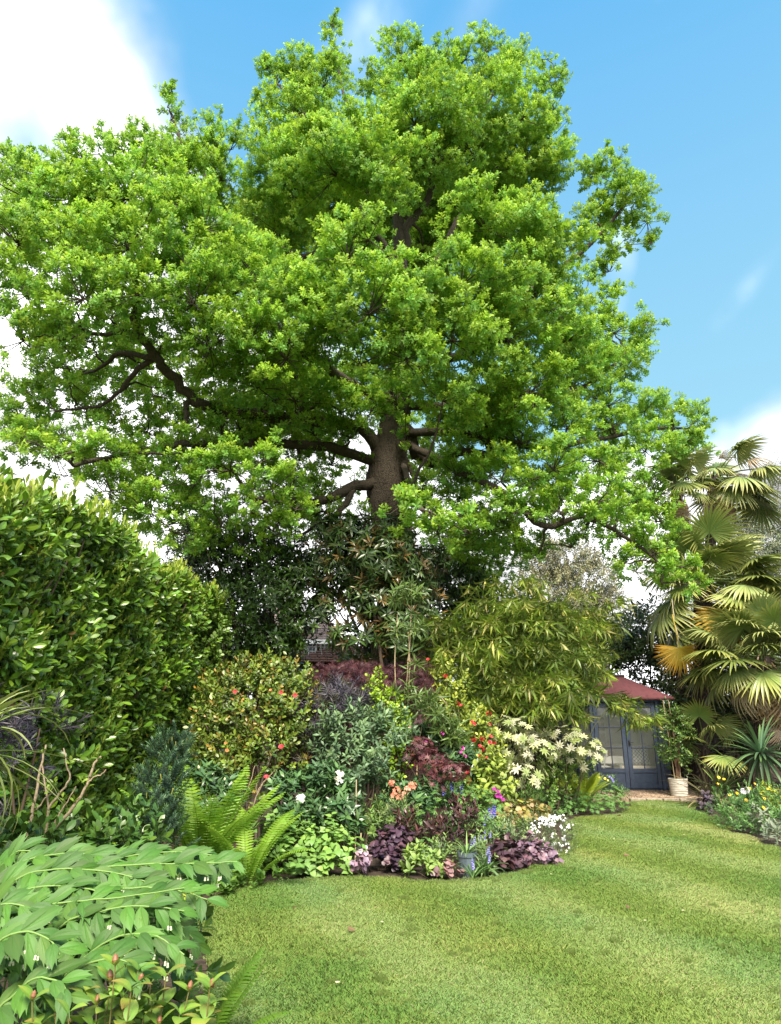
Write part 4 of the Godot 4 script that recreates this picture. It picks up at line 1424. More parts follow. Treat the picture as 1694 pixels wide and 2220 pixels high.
func foreground() -> void:
	# Solomon's seal: arching stems, leaves in two ranks above, bells below
	var o := thing("solomons_seal", "broad clump of arching pleated green leaves with rows of small white bells", "plant", Vector3(-1.9, 0, -3.4))
	var lm := []
	for k in 4:
		var mb := MB.new()
		var c := vary(Color(0.039, 0.094, 0.0125), 0.2)
		# three pleats across
		var L := 1.0
		mb.leaf(Vector3.ZERO, Vector3(0, 1, 0), Vector3(0, 0, 1), L, 0.40, [0.05, 0.45, 0.8, 0.98, 1.0, 0.85, 0.55, 0.22, 0.0], 0.3 + 0.2 * k, 0.22, c, 1.22)
		for s in [-1.0, 1.0]:
			mb.leaf(Vector3(0.02 * s, 0.04, 0.012), Vector3(0.07 * s, 1, 0).normalized(), Vector3(-0.3 * s, 0, 1), L * 0.93, 0.15, [0.05, 0.5, 0.85, 1.0, 0.9, 0.6, 0.25, 0.0], 0.3 + 0.2 * k, -0.15, vary(c, 0.08), 1.12)
		lm.append(mb.done())
	var bell := MB.new()
	bell.tube(PackedVector3Array([Vector3(0, 0.03, 0), Vector3(0, 0, 0)]), PackedFloat32Array([0.0012, 0.0012]), 3, Color(0.2, 0.3, 0.08))
	bell.lathe([Vector2(0.002, 0.0), Vector2(0.0065, -0.004), Vector2(0.006, -0.014), Vector2(0.0075, -0.022), Vector2(0.006, -0.024)], 7, Color(0.50, 0.52, 0.38))
	bell.lathe([Vector2(0.0075, -0.0205), Vector2(0.0078, -0.022), Vector2(0.0062, -0.0245)], 7, Color(0.25, 0.42, 0.12))
	var bm := bell.done()
	var bmat := leafmat(W1, 0.5, 0.5)
	var mats := leafmats(0.6, 0.6, 0.2)
	var arcs := [
		[3.9, -60, 1990, 30, 1880, 140, 1850, 250, 1862, 300, 1880], [3.7, 40, 2020, 150, 1900, 300, 1875, 420, 1872, 515, 1868], [3.8, 10, 2040, 90, 1915, 200, 1895, 330, 1900, 400, 1905],
		[3.5, -80, 2080, 20, 1950, 120, 1920, 220, 1935, 260, 1960], [3.3, 60, 2130, 130, 2010, 220, 1975, 310, 1965, 400, 1975], [3.4, -20, 2060, 60, 1975, 160, 1955, 260, 1945, 400, 1925],
		[3.3, -90, 2100, -40, 1990, 10, 1960, 70, 1975, 100, 2030], [3.0, -60, 2170, -10, 2050, 60, 2020, 110, 2040, 130, 2070], [3.6, 180, 2110, 260, 2035, 330, 2000, 390, 2005, 430, 2050],
		[3.2, 70, 2210, 180, 2080, 260, 2030, 340, 2030, 400, 2070], [4.1, -40, 1960, 20, 1860, 60, 1845, 110, 1855, 160, 1872], [4.1, 170, 1950, 250, 1868, 330, 1850, 420, 1848, 500, 1862],
		[3.6, -60, 2000, 40, 1905, 120, 1885, 240, 1890, 330, 1915], [2.9, -30, 2240, 40, 2150, 80, 2120, 130, 2130, 150, 2160], [3.0, 110, 2200, 160, 2110, 220, 2080, 280, 2085, 310, 2110], [3.5, 100, 2060, 200, 1950, 290, 1925, 380, 1930, 450, 1950]]
	var more := []
	for a in arcs:
		var e: Array = a.duplicate()
		e[0] += rng.randf_range(0.02, 0.15)
		for i in range(1, e.size(), 2):
			e[i] += rng.randf_range(-14, 14) - 22.0
			e[i + 1] += rng.randf_range(14, 30)
		more.append(e)
	arcs.append_array(more.slice(0, 12))
	var lx := []
	var bx := []
	for a in arcs:
		var pts := []
		for i in range(1, a.size(), 2):
			var t := (i - 1) / 8.0
			pts.append(px(a[i], a[i + 1], a[0] - 0.15 * t))
		var foot := Vector3((pts[0] as Vector3).x - 0.1, 0, (pts[0] as Vector3).z - 0.1)
		var s := smooth_path([foot] + pts, 0.006, 0.0025, 0.002)
		var pp: PackedVector3Array = s[0]
		var loc := PackedVector3Array()
		for q in pp:
			loc.append(q - o.position)
		var mb := MB.new()
		mb.tube(loc, s[1], 5, Color(0.16, 0.26, 0.07))
		part("stem", mb.done(), bmat, o)
		var m := loc.size()
		var acc := 0.0
		var side := 1.0
		for i in range(5, m):
			var seg := loc[i].distance_to(loc[i - 1])
			var tan_ := (loc[i] - loc[i - 1]).normalized()
			var t := float(i) / m
			while acc < seg:
				var at := loc[i - 1] + tan_ * acc
				acc += 0.033
				side = -side
				# near rank hangs towards the viewer, far rank stands up behind the stem
				var dir := (tan_ * 0.50 + Vector3(0.10, -0.42, 0.60)) if side > 0 else (tan_ * 0.62 + Vector3(0.12, 0.12, -0.30))
				dir = (dir + ball() * 0.3).normalized()
				var up := (Vector3(0, 0.75, 0.65) if side > 0 else Vector3(0, 0.6, 0.7)) + ball() * 0.35
				var x := dir.cross(up).normalized()
				up = x.cross(dir)
				var sz := 0.148 * (1.1 - 0.5 * pow(t, 3.0)) * rng.randf_range(0.85, 1.12)
				lx.append(Transform3D(Basis(x * sz, dir * sz, up * sz), at + o.position))
				if t > 0.4 and t < 0.93 and side > 0 and rng.randf() < 0.75:
					for b in 2:
						bx.append(Transform3D(Basis(Vector3(0.3, 0.1, 1).normalized(), rng.randf_range(-0.2, 0.2)).scaled(Vector3.ONE * rng.randf_range(0.55, 0.75)), at + o.position + tan_ * (0.011 * b) + Vector3(0.01, -0.05, 0.045)))
			acc -= seg
	place(o, "leaf", lm, mats, lx, 300)
	place(o, "bell_flower", [bm], [bmat], bx, 300, "bell_flowers")

	# tutsan: opposite oval leaves and russet buds
	var h := thing("tutsan_shrub", "low yellow green shrub with russet edged oval leaves and reddish buds", "shrub", Vector3(-1.05, 0, -2.75))
	var hm := []
	for k in 3:
		var mb := MB.new()
		mb.leaf(Vector3.ZERO, Vector3.UP, Vector3(0, 0, 1), 1.0, 0.62, [0.2, 0.75, 1.0, 0.98, 0.8, 0.45, 0.0], 0.5 + 0.3 * k, 0.14, vary(Color(0.105, 0.195, 0.030), 0.14), 1.2, Color(0.15, 0.185, 0.035) if k < 2 else Color(0.22, 0.14, 0.04))
		hm.append(mb.done())
	var bud := MB.new()
	bud.lathe([Vector2(0, 0.034), Vector2(0.008, 0.026), Vector2(0.0105, 0.014), Vector2(0.004, 0.0)], 7, Color(0.20, 0.09, 0.05))
	for i in 5:
		var az := TAU * i / 5
		bud.leaf(Vector3.ZERO, Vector3(cos(az), 0.5, sin(az)).normalized(), Vector3.UP, 0.022, 0.012, ROUND, -0.5, 0.1, Color(0.24, 0.20, 0.05))
	var budm := bud.done()
	var hmat := leafmats(0.5, 0.7, 0.14)
	for i in 34:
		var tip := px(rng.randf_range(40, 490), rng.randf_range(2085, 2330), rng.randf_range(2.5, 3.05)) - h.position
		if tip.y < 0.25:
			tip.y = 0.25
		var q := tip + Vector3(0.05, 0, -0.05)
		if i < 20:
			var uu := [70, 120, 180, 240, 300, 360, 410, 455, 90, 210, 270, 330, 150, 390, 440, 250, 200, 310, 345, 280]
			var vv := [2160, 2185, 2150, 2120, 2095, 2110, 2140, 2175, 2215, 2170, 2150, 2160, 2215, 2190, 2215, 2085, 2215, 2200, 2215, 2190]
			tip = px(uu[i], vv[i] + 8, 2.75 + 0.02 * (i % 7)) - h.position
		q = Vector3(tip.x * 0.75, 0, tip.z * 0.6 - 0.1)
		var mb := MB.new()
		mb.tube(PackedVector3Array([q, q.lerp(tip, 0.6) + ball() * 0.03, tip]), PackedFloat32Array([0.005, 0.004, 0.0022]), 5, Color(0.16, 0.13, 0.05))
		part("stem", mb.done(), bmat, h)
		for k in 5:
			var t := 1.0 - 0.13 * k
			var p := q.lerp(tip, t)
			var a0 := k * PI / 2 + rng.randf_range(-0.3, 0.3)
			for s in 2:
				var az := a0 + PI * s
				var el := deg_to_rad(48 - 13.0 * k + rng.randf_range(-14, 14))
				var dir := Vector3(cos(az) * cos(el), sin(el), sin(az) * cos(el))
				var up := (Vector3.UP - dir * dir.y + ball() * 0.15).normalized()
				var x := dir.cross(up).normalized()
				var sz := (0.072 + 0.016 * k) * rng.randf_range(0.85, 1.15)
				part("leaf", hm[(k + i) % 3 if k < 2 else (i % 2)], hmat[(i + s) % 3], h, Transform3D(Basis(x * sz, dir * sz, x.cross(dir) * sz), p))
		if i % 3 == 0:
			part("bud", budm, bmat, h, Transform3D(Basis(ball(), 0.3).scaled(Vector3.ONE * rng.randf_range(0.8, 1.2)), tip))

	var gold := Color(0.165, 0.29, 0.028)
	fern("shuttlecock_fern", "large bright green shuttlecock fern, tallest of the ferns by the lawn", at_x(437, 1890, 8.0), 1.25, 20, gold, 0.58)
	fern("shuttlecock_fern", "bright green fern leaning over the lawn edge beside the heart-leaved ground cover", at_x(535, 1910, 7.7), 0.92, 13, gold, 0.75)
	fern("shuttlecock_fern", "small pale yellow green fern rising behind the white bell flowers", at_x(250, 1890, 5.6), 0.85, 11, Color(0.27, 0.36, 0.04), 0.8)
	fern("shuttlecock_fern", "mid green fern hanging over the lawn in the near corner of the bed", at_x(428, 2130, 3.85), 0.52, 18, Color(0.08, 0.165, 0.018), 0.7)
	fern("shuttlecock_fern", "low green fern among the russet buds nearest the viewer", at_x(430, 2290, 3.3), 0.42, 10, Color(0.10, 0.19, 0.02), 0.9)

	# blue green dwarf conifer with whorled needles
	var cells := [ell(362, 1650, 7.6, 30, 42), ell(345, 1710, 7.4, 42, 50), ell(330, 1775, 7.3, 42, 50), ell(350, 1835, 7.3, 38, 40), ell(385, 1640, 7.6, 22, 40)]
	var needles := []
	for k in 3:
		needles.append(sprig(60, 0.16, 0.042, 0.009, SIMPLE, 1.25, 0.55, 0.2, 0.0, Color(0.030, 0.066, 0.038), Color(0.05, 0.105, 0.05), 0.2, Color(0.1, 0.08, 0.04)))
	var cf := bush("dwarf_conifer", "narrow blue green conifer with whorled needles beside the largest fern", "conifer", at_x(350, 1850, 7.4), cells, 120.0, "needle_shoot", needles, leafmats(0.55, 0.2, 0.2), 260, {"up": 0.9, "stem_r": 0.018})
	var tips := MB.new()
	tips.tube(PackedVector3Array([Vector3.ZERO, Vector3(0, 0.05, 0), Vector3(0, 0.062, 0)]), PackedFloat32Array([0.004, 0.005, 0.008]), 5, Color(0.30, 0.30, 0.06))
	dots(cf, "pale_tip", [tips.done()], [bmat], [px(365, 1612, 7.6), px(373, 1612, 7.6), px(382, 1620, 7.6), px(395, 1618, 7.6), px(405, 1612, 7.6), px(345, 1640, 7.5), px(372, 1722, 7.2), px(318, 1730, 7.2), px(350, 1690, 7.2)], 1.0, Vector3(0, 1, 0))

	# cut back pale branches
	var pale := solid(Color(0.46, 0.38, 0.27), 0.8, noisetex(0.03, [Color(0.6, 0.55, 0.5), Color(1, 1, 1)], 71, 256), 4.0)
	var pr := [[5.5, 0.022, 52, 1850, 68, 1770, 82, 1700, 90, 1660, 100, 1615], [5.5, 0.024, 92, 1840, 115, 1800, 160, 1750, 190, 1700, 205, 1655, 220, 1640], [5.5, 0.018, 62, 1845, 95, 1815, 105, 1760, 100, 1710, 92, 1660], [5.5, 0.014, 105, 1755, 130, 1720, 150, 1690, 146, 1660, 138, 1622], [5.4, 0.011, 190, 1700, 200, 1688, 218, 1680, 230, 1668], [5.5, 0.013, 100, 1830, 122, 1780, 140, 1748, 165, 1705], [5.5, 0.01, 80, 1755, 100, 1730, 118, 1712]]
	var sb := thing("pruned_shrub", "cut back shrub of bare pale branches before the laurel hedge", "shrub", at_x(75, 1850, 5.5))
	for b in pr:
		var p := []
		for i in range(2, b.size(), 2):
			p.append(px(b[i], b[i + 1], b[0]) - sb.position)
		if b[1] > 0.015:
			p.push_front(Vector3((p[0] as Vector3).x - 0.02, 0.0, (p[0] as Vector3).z))
		var s := smooth_path(p, b[1] * 0.7, b[1] * 0.32, 0.005)
		var mb := MB.new()
		mb.tube(s[0], s[1], 7, W1)
		part("branch", mb.done(), pale, sb)
	var few := []
	for p in [[215, 1650], [185, 1715], [160, 1745], [150, 1660], [120, 1700], [110, 1720], [200, 1690], [90, 1640], [175, 1700], [140, 1740]]:
		few.append(facing(px(p[0], p[1], 5.5), Vector3(0, 1, 0.4) + ball() * 0.6, 0.8))
	place(sb, "sprig", [sprig(5, 0.05, 0.06, 0.03, OVAL, 1.2, 0.4, 0.3, 0.1, Color(0.12, 0.2, 0.02), Color(0.16, 0.24, 0.03))], leafmats(), few, 20)
	var pr2 := [[9.1, 0.018, 522, 1790, 520, 1740, 524, 1700, 527, 1672], [9.1, 0.014, 524, 1735, 540, 1705, 553, 1660], [9.1, 0.016, 540, 1780, 555, 1730, 565, 1705, 580, 1688, 592, 1675], [9.1, 0.009, 560, 1720, 570, 1700, 578, 1690], [9.1, 0.009, 512, 1735, 507, 1712, 503, 1690], [9.1, 0.008, 558, 1722, 556, 1702, 560, 1694]]
	var s2 := thing("pruned_shrub", "small cut back shrub of bare grey twigs under the red budded camellia", "shrub", at_x(530, 1800, 9.1))
	for b in pr2:
		var p := []
		for i in range(2, b.size(), 2):
			p.append(px(b[i], b[i + 1], b[0]) - s2.position)
		if b[1] > 0.015:
			p.push_front(Vector3((p[0] as Vector3).x - 0.02, 0.0, (p[0] as Vector3).z))
		var s := smooth_path(p, b[1] * 0.7, b[1] * 0.32, 0.005)
		var mb := MB.new()
		mb.tube(s[0], s[1], 6, W1)
		part("branch", mb.done(), pale, s2)

	# strap-leaved cordyline at the border of the picture
	var cd := px(-95, 1640, 4.5)
	var co := strap_plant("cordyline", "cordyline with arching cream striped strap leaves at the far left edge", "plant", Vector3(cd.x, 0, cd.z), 34, 0.85, 0.052, -25, 70, 1.5, Color(0.19, 0.25, 0.07), Color(0.30, 0.32, 0.13), 0.2, 2.9, 0.25, cd.y)
	var cb := MB.new()
	cb.tube(PackedVector3Array([Vector3.ZERO, Vector3(0.02, cd.y * 0.5, 0), Vector3(0, cd.y + 0.08, 0)]), PackedFloat32Array([0.06, 0.05, 0.05]), 9, Color(0.16, 0.12, 0.08))
	part("stem", cb.done(), twig, co)
	# black-leaved elder showing behind it
	var lace := []
	for k in 3:
		lace.append(sprig(20, 0.14, 0.10, 0.009, LANCE, 1.3, 0.4, 0.8, 0.1, Color(0.022, 0.020, 0.034), Color(0.035, 0.032, 0.05), 0.25, Color(0.03, 0.02, 0.03)))
	bush("black_elder", "dark purple lacy elder leaves behind the striped cordyline", "shrub", at_x(60, 1800, 5.9), [ell(88, 1580, 5.9, 45, 34), ell(22, 1690, 5.7, 40, 55), ell(-30, 1600, 5.9, 60, 60)], 70.0, "lacy_leaf", lace, leafmats(0.5, 0.2, 0.25), 140, {"up": 0.2})
	# grey rough stone on the edge of the lawn
	var rk := MB.new()
	for i in 26:
		var d := ball()
		d.y = absf(d.y)
		rk.box(Vector3(d.x * 0.05, d.y * 0.05 + 0.015, d.z * 0.035), Vector3(0.03, 0.022, 0.03), vary(Color(0.33, 0.30, 0.29), 0.25), Basis(ball(), 1.0), 0.005)
	var rp := ground(412, 1972, 0.03)
	var rs := thing("grey_stone", "small rough grey stone between the white bells and the lawn", "stone", rp)
	part("rock", rk.done(), solid(W1, 0.9), rs)
	# low mixed leaves that fill the corner by the lawn
	var low := []
	for k in 3:
		low.append(sprig(7, 0.08, 0.06, 0.045, ROUND, 1.3, 0.6, 0.3, 0.1, Color(0.06, 0.13, 0.02), Color(0.10, 0.19, 0.03)))
	bush("wood_sorrel", "low clover-like green leaves at the lawn edge below the shuttlecock ferns", "plant", at_x(470, 1945, 7.3), [ell(455, 1945, 7.2, 45, 18), ell(520, 1925, 7.5, 50, 16), ell(480, 1930, 7.6, 40, 20), ell(605, 1915, 7.9, 40, 14)], 120.0, "sprig", low, leafmats(), 150, {"up": 0.9, "stem_r": 0.004})
	bush("leafy_undergrowth", "dark green leafy undergrowth below the hedge behind the arching stems", "plant", at_x(200, 1880, 6.2), [ell(170, 1850, 6.0, 120, 60), ell(270, 1820, 6.6, 70, 60), ell(30, 1880, 5.2, 100, 70), ell(150, 2080, 3.9, 200, 60), ell(330, 2080, 4.0, 110, 70), ell(30, 2150, 3.6, 140, 70)], 60.0, "sprig", [sprig(7, 0.12, 0.10, 0.05, OVAL, 1.3, 0.4, 0.4, 0.1, Color(0.03, 0.075, 0.015), Color(0.06, 0.12, 0.02))], leafmats(0.35, 0.4, 0.2), 80, {"up": 0.6, "stem_r": 0.006})


func shrub_border() -> void:
	var glossy := leafmats(0.4, 0.35, 0.2)
	# camellia with coppery tips
	var cam := []
	for k in 3:
		cam.append(sprig(8, 0.13, 0.072, 0.036, OVAL, 1.35, 0.5, 0.4, 0.12, Color(0.045, 0.095, 0.016), Color(0.115, 0.16, 0.02), 0.22, Color(0.15, 0.10, 0.05)))
	cam.append(sprig(7, 0.13, 0.06, 0.028, OVAL, 1.2, 0.4, 0.4, 0.12, Color(0.08, 0.13, 0.02), Color(0.22, 0.15, 0.03), 0.2, Color(0.2, 0.10, 0.05)))
	var c := bush("camellia", "large glossy camellia with coppery tips and a few spent red flowers", "shrub", at_x(545, 1800, 10.4), [ell(545, 1545, 10.4, 85, 90), ell(490, 1610, 10.2, 55, 100), ell(600, 1600, 10.3, 60, 90), ell(560, 1660, 10.0, 90, 80), ell(600, 1490, 10.5, 60, 45), ell(500, 1500, 10.6, 60, 45), ell(530, 1460, 10.6, 30, 25), ell(640, 1460, 10.5, 28, 25), ell(480, 1700, 10.0, 50, 50), ell(448, 1570, 10.4, 36, 50), ell(648, 1570, 10.2, 36, 60), ell(580, 1445, 10.7, 30, 20), ell(665, 1500, 10.4, 20, 26)], 58.0, "sprig", cam, glossy, 300, {"up": 0.45, "stem_r": 0.025, "stem_col": Color(0.2, 0.16, 0.12)})
	dots(c, "spent_flower", [bloom(8, 0.035, 0.03, 0.9, Color(0.30, 0.02, 0.03), Color(0.4, 0.2, 0.05)), bloom(7, 0.028, 0.024, 0.7, Color(0.40, 0.16, 0.05), Color(0.3, 0.12, 0.04))], [leafmat(W1, 0.6, 0.4)], [px(610, 1502, 9.7), px(588, 1498, 9.7), px(640, 1508, 9.8), px(490, 1612, 9.3), px(578, 1686, 9.0), px(492, 1628, 9.3), px(610, 1620, 9.5), px(460, 1660, 9.2), px(510, 1500, 9.8)])

	# dark laurel tree, left of the oak's trunk
	var lau := []
	for k in 3:
		lau.append(sprig(8, 0.22, 0.15, 0.048, LANCE, 1.5, 0.6, 0.7, 0.14, Color(0.020, 0.048, 0.010), Color(0.040, 0.085, 0.014), 0.25, Color(0.05, 0.04, 0.02)))
	var lt := [ell(510, 1340, 15.5, 70, 90), ell(590, 1330, 15.2, 60, 80), ell(560, 1230, 16, 90, 45), ell(470, 1240, 16.5, 70, 60), ell(640, 1290, 15.3, 55, 60), ell(590, 1400, 14.8, 50, 45), ell(500, 1420, 15.0, 50, 50), ell(440, 1350, 16, 60, 90), ell(660, 1370, 15.2, 35, 35), ell(630, 1200, 16, 50, 28), ell(690, 1290, 15.5, 30, 30), ell(600, 1270, 15.8, 60, 50), ell(420, 1180, 16.5, 40, 40), ell(460, 1180, 16, 60, 40), ell(560, 1180, 16.2, 60, 36), ell(630, 1240, 16, 50, 40)]
	bush("cherry_laurel", "dark evergreen laurel tree left of the oak trunk above the camellia", "tree", at_x(560, 1500, 16.0), lt, 26.0, "sprig", lau, leafmats(0.3, 0.3, 0.25), 220, {"up": 0.0, "stem_r": 0.07, "inner": 0.5, "low": 0.8})
	# dark slender-leaved rhododendron tree round the oak's trunk
	var rho := []
	for k in 3:
		rho.append(sprig(10, 0.09, 0.21, 0.052, LANCE, 1.9, 1.2, 0.5, 0.12, Color(0.022, 0.050, 0.014), Color(0.05, 0.085, 0.02), 0.3, Color(0.12, 0.06, 0.03)))
	rho.append(sprig(9, 0.10, 0.17, 0.04, LANCE, 1.6, 0.5, 0.4, 0.12, Color(0.035, 0.065, 0.018), Color(0.15, 0.085, 0.03), 0.25, Color(0.16, 0.07, 0.03)))
	var rt := [ell(770, 1180, 14.6, 60, 55), ell(830, 1220, 14.4, 75, 70), ell(880, 1260, 14.6, 60, 60), ell(750, 1250, 15, 60, 55), ell(820, 1310, 14.5, 70, 55), ell(780, 1390, 14.6, 60, 40), ell(870, 1370, 14.5, 60, 60), ell(910, 1330, 15, 45, 70), ell(730, 1150, 15, 45, 35), ell(700, 1220, 15.2, 40, 40), ell(705, 1320, 15, 26, 36), ell(850, 1150, 14.8, 45, 35), ell(930, 1220, 15.3, 40, 40)]
	var rh := bush("tree_rhododendron", "dark tree rhododendron with long hanging leaves round the oak trunk", "tree", at_x(830, 1500, 15.0), rt, 23.0, "leaf_rosette", rho, leafmats(0.32, 0.3, 0.22), 260, {"up": 0.15, "stem_r": 0.06, "inner": 0.4, "low": 0.8})
	for b in [[14.8, 0.05, 860, 1400, 800, 1330, 725, 1300], [14.8, 0.025, 800, 1330, 760, 1370, 720, 1330], [14.9, 0.02, 760, 1370, 735, 1325, 715, 1315]]:
		var p := []
		for i in range(2, b.size(), 2):
			p.append(px(b[i], b[i + 1], b[0]) - rh.position)
		var s := smooth_path(p, b[1], b[1] * 0.5, 0.015)
		var mb := MB.new()
		mb.tube(s[0], s[1], 6, Color(0.07, 0.055, 0.045))
		part("branch", mb.done(), twig, rh)
	var yl := MB.new()
	yl.leaf(Vector3.ZERO, Vector3.UP, Vector3(0, 0, 1), 0.2, 0.05, LANCE, 0.5, 0.12, Color(0.5, 0.27, 0.02))
	dots(rh, "yellow_leaf", [yl.done()], [leafmat(W1, 0.5, 0.5)], [px(862, 1180, 14.0), px(852, 1255, 13.9)], 0.9, Vector3(0.2, -1, 0.3))

	# cut-leaved purple maple
	var dis := []
	for k in 3:
		dis.append(palmate(9, 0.085, 0.007, [0.2, 0.8, 1.0, 0.5, 0.9, 0.3, 0.0], 2.2, 0.9, Color(0.056, 0.018, 0.025), 0.3))
	var pm := bush("purple_maple", "dark purple cut-leaved Japanese maple dome behind the grey green peony", "maple", at_x(790, 1700, 12.6), [ell(745, 1482, 12.7, 75, 42), ell(700, 1468, 12.9, 35, 26), ell(840, 1500, 11.9, 75, 55), ell(905, 1530, 12.2, 60, 60), ell(800, 1468, 12.9, 50, 30), ell(900, 1470, 12.6, 45, 40), ell(930, 1590, 11.6, 45, 40), ell(820, 1570, 12.0, 60, 50), ell(765, 1450, 13, 40, 16)], 230.0, "leaf", dis, leafmats(0.55, 0.5, 0.28), 260, {"up": 0.05, "stem_r": 0.02, "inner": 0.5, "wild": 0.9})
	# red maple, nearer and lower
	var redl := []
	for k in 3:
		redl.append(palmate(7, 0.075, 0.016, LANCE, 1.9, 0.6, Color(0.078, 0.024, 0.030), 0.4))
	bush("red_maple", "low spreading crimson Japanese maple in the middle of the border", "maple", at_x(930, 1790, 10.2), [ell(900, 1622, 10.2, 42, 22), ell(925, 1652, 10.1, 46, 26), ell(965, 1668, 9.9, 50, 16), ell(880, 1645, 10.2, 30, 26), ell(990, 1672, 9.8, 28, 14), ell(935, 1705, 9.9, 28, 26), ell(860, 1610, 10.3, 20, 20)], 190.0, "leaf", redl, leafmats(0.5, 0.6, 0.25), 240, {"up": 0.25, "stem_r": 0.012, "stem_col": Color(0.2, 0.12, 0.08)})

	# black lace elder
	var lace := []
	for k in 3:
		lace.append(sprig(20, 0.15, 0.12, 0.010, LANCE, 1.35, 0.4, 0.9, 0.1, Color(0.024, 0.021, 0.034), Color(0.042, 0.038, 0.058), 0.25, Color(0.03, 0.02, 0.03)))
	lace.append(sprig(20, 0.15, 0.12, 0.009, LANCE, 1.3, 0.4, 0.8, 0.1, Color(0.035, 0.04, 0.03), Color(0.085, 0.095, 0.04), 0.25, Color(0.05, 0.04, 0.03)))
	bush("black_elder", "black lace elder with feathery dark purple leaves left of the peony", "shrub", at_x(700, 1760, 10.6), [ell(725, 1520, 10.5, 60, 34), ell(745, 1550, 10.4, 50, 30), ell(685, 1560, 10.4, 36, 38), ell(690, 1610, 10.5, 34, 34), ell(685, 1655, 10.3, 36, 34), ell(775, 1535, 10.8, 50, 26), ell(815, 1548, 10.8, 34, 22), ell(725, 1500, 10.9, 20, 18)], 85.0, "lacy_leaf", lace, leafmats(0.5, 0.25, 0.3), 240, {"up": 0.25, "stem_r": 0.013, "stem_col": Color(0.1, 0.07, 0.06)})
	# tree peony with cool green lobed leaves
	var peo := []
	for k in 3:
		peo.append(sprig(9, 0.15, 0.085, 0.032, [0.15, 0.7, 1.0, 0.8, 0.45, 0.0], 1.4, 0.5, 0.7, 0.12, Color(0.052, 0.105, 0.045), Color(0.085, 0.14, 0.065)))
	bush("tree_peony", "grey green tree peony with divided leaves behind the white flowered rhododendron", "shrub", at_x(780, 1800, 10.0), [ell(765, 1600, 10.0, 66, 55), ell(820, 1620, 10.0, 55, 60), ell(760, 1660, 9.8, 56, 50), ell(810, 1700, 9.7, 50, 45), ell(850, 1590, 10.2, 34, 40), ell(720, 1640, 10, 30, 40)], 62.0, "leaf", peo, leafmats(0.5, 0.6, 0.2), 260, {"up": 0.5, "stem_r": 0.012, "stem_col": Color(0.16, 0.12, 0.08)})
	# bright green privet-like climber
	var eu := []
	for k in 2:
		eu.append(sprig(8, 0.12, 0.05, 0.034, OVAL, 1.3, 0.4, 0.3, 0.1, Color(0.11, 0.20, 0.016), Color(0.19, 0.29, 0.02)))
	bush("euonymus", "lime green glossy leaved upright shrub between the peony and purple maple", "shrub", at_x(855, 1790, 10.3), [ell(812, 1490, 10.6, 12, 24), ell(835, 1530, 10.5, 24, 22), ell(855, 1575, 10.4, 24, 36), ell(862, 1630, 10.2, 24, 40), ell(850, 1670, 10.1, 26, 30), ell(800, 1525, 10.5, 16, 14)], 110.0, "sprig", eu, leafmats(0.3, 0.6, 0.15), 160, {"up": 0.6, "stem_r": 0.012})

	# low white flowered rhododendron
	var rw := []
	for k in 3:
		rw.append(sprig(9, 0.03, 0.105, 0.036, LANCE, 1.65, 0.75, 0.35, 0.1, Color(0.030, 0.070, 0.024), Color(0.060, 0.12, 0.045), 0.2, Color(0.08, 0.1, 0.03)))
	var r1 := bush("rhododendron", "low dark rhododendron with two white flower heads behind the heart-leaved ground cover", "shrub", at_x(680, 1830, 9.3), [ell(640, 1725, 9.3, 50, 42), ell(700, 1710, 9.3, 55, 45), ell(740, 1750, 9.1, 45, 45), ell(660, 1770, 9.1, 55, 36), ell(610, 1710, 9.4, 24, 26), ell(690, 1685, 9.5, 30, 20), ell(760, 1790, 9.1, 25, 30)], 70.0, "leaf_rosette", rw, leafmats(0.3, 0.35, 0.2), 240, {"up": 0.7, "stem_r": 0.014})
	var wf := [truss(9, 0.045, 5, 0.03, 0.022, Color(0.78, 0.77, 0.72), Color(0.6, 0.5, 0.1)), truss(9, 0.05, 5, 0.03, 0.02, Color(0.76, 0.70, 0.60), Color(0.5, 0.3, 0.05))]
	dots(r1, "white_flower_head", wf, [leafmat(W1, 0.6, 0.5)], [px(652, 1732, 8.75), px(736, 1682, 9.0), px(736, 1694, 9.0)], 1.1)
	var r2 := bush("rhododendron", "small pale budded rhododendron between the conifer and the largest fern", "shrub", at_x(470, 1840, 8.6), [ell(440, 1690, 8.6, 36, 30), ell(490, 1700, 8.7, 34, 24), ell(475, 1740, 8.5, 40, 40)], 70.0, "leaf_rosette", rw, leafmats(0.32, 0.35, 0.2), 90, {"up": 0.7, "stem_r": 0.012})
	var bud := MB.new()
	bud.lathe([Vector2(0, 0.05), Vector2(0.012, 0.035), Vector2(0.015, 0.018), Vector2(0.005, 0)], 8, Color(0.55, 0.52, 0.30))
	dots(r2, "flower_bud", [bud.done()], [leafmat(W1, 0.5, 0.4)], [px(487, 1693, 8.4), px(432, 1668, 8.4)], 1.0, Vector3(0, 1, 0))
	# peach and pink ones
	var r3 := bush("rhododendron", "peach flowered rhododendron in front of the crimson maple", "shrub", at_x(865, 1820, 9.7), [ell(865, 1735, 9.7, 45, 34), ell(895, 1760, 9.6, 36, 36), ell(850, 1775, 9.5, 34, 30), ell(910, 1720, 9.8, 30, 26)], 80.0, "leaf_rosette", rw, leafmats(0.32, 0.35, 0.22), 160, {"up": 0.7, "stem_r": 0.012})
	var pf := [truss(10, 0.05, 5, 0.034, 0.022, Color(0.50, 0.19, 0.12), Color(0.4, 0.12, 0.05)), truss(8, 0.045, 5, 0.03, 0.02, Color(0.55, 0.28, 0.19), Color(0.4, 0.15, 0.05))]
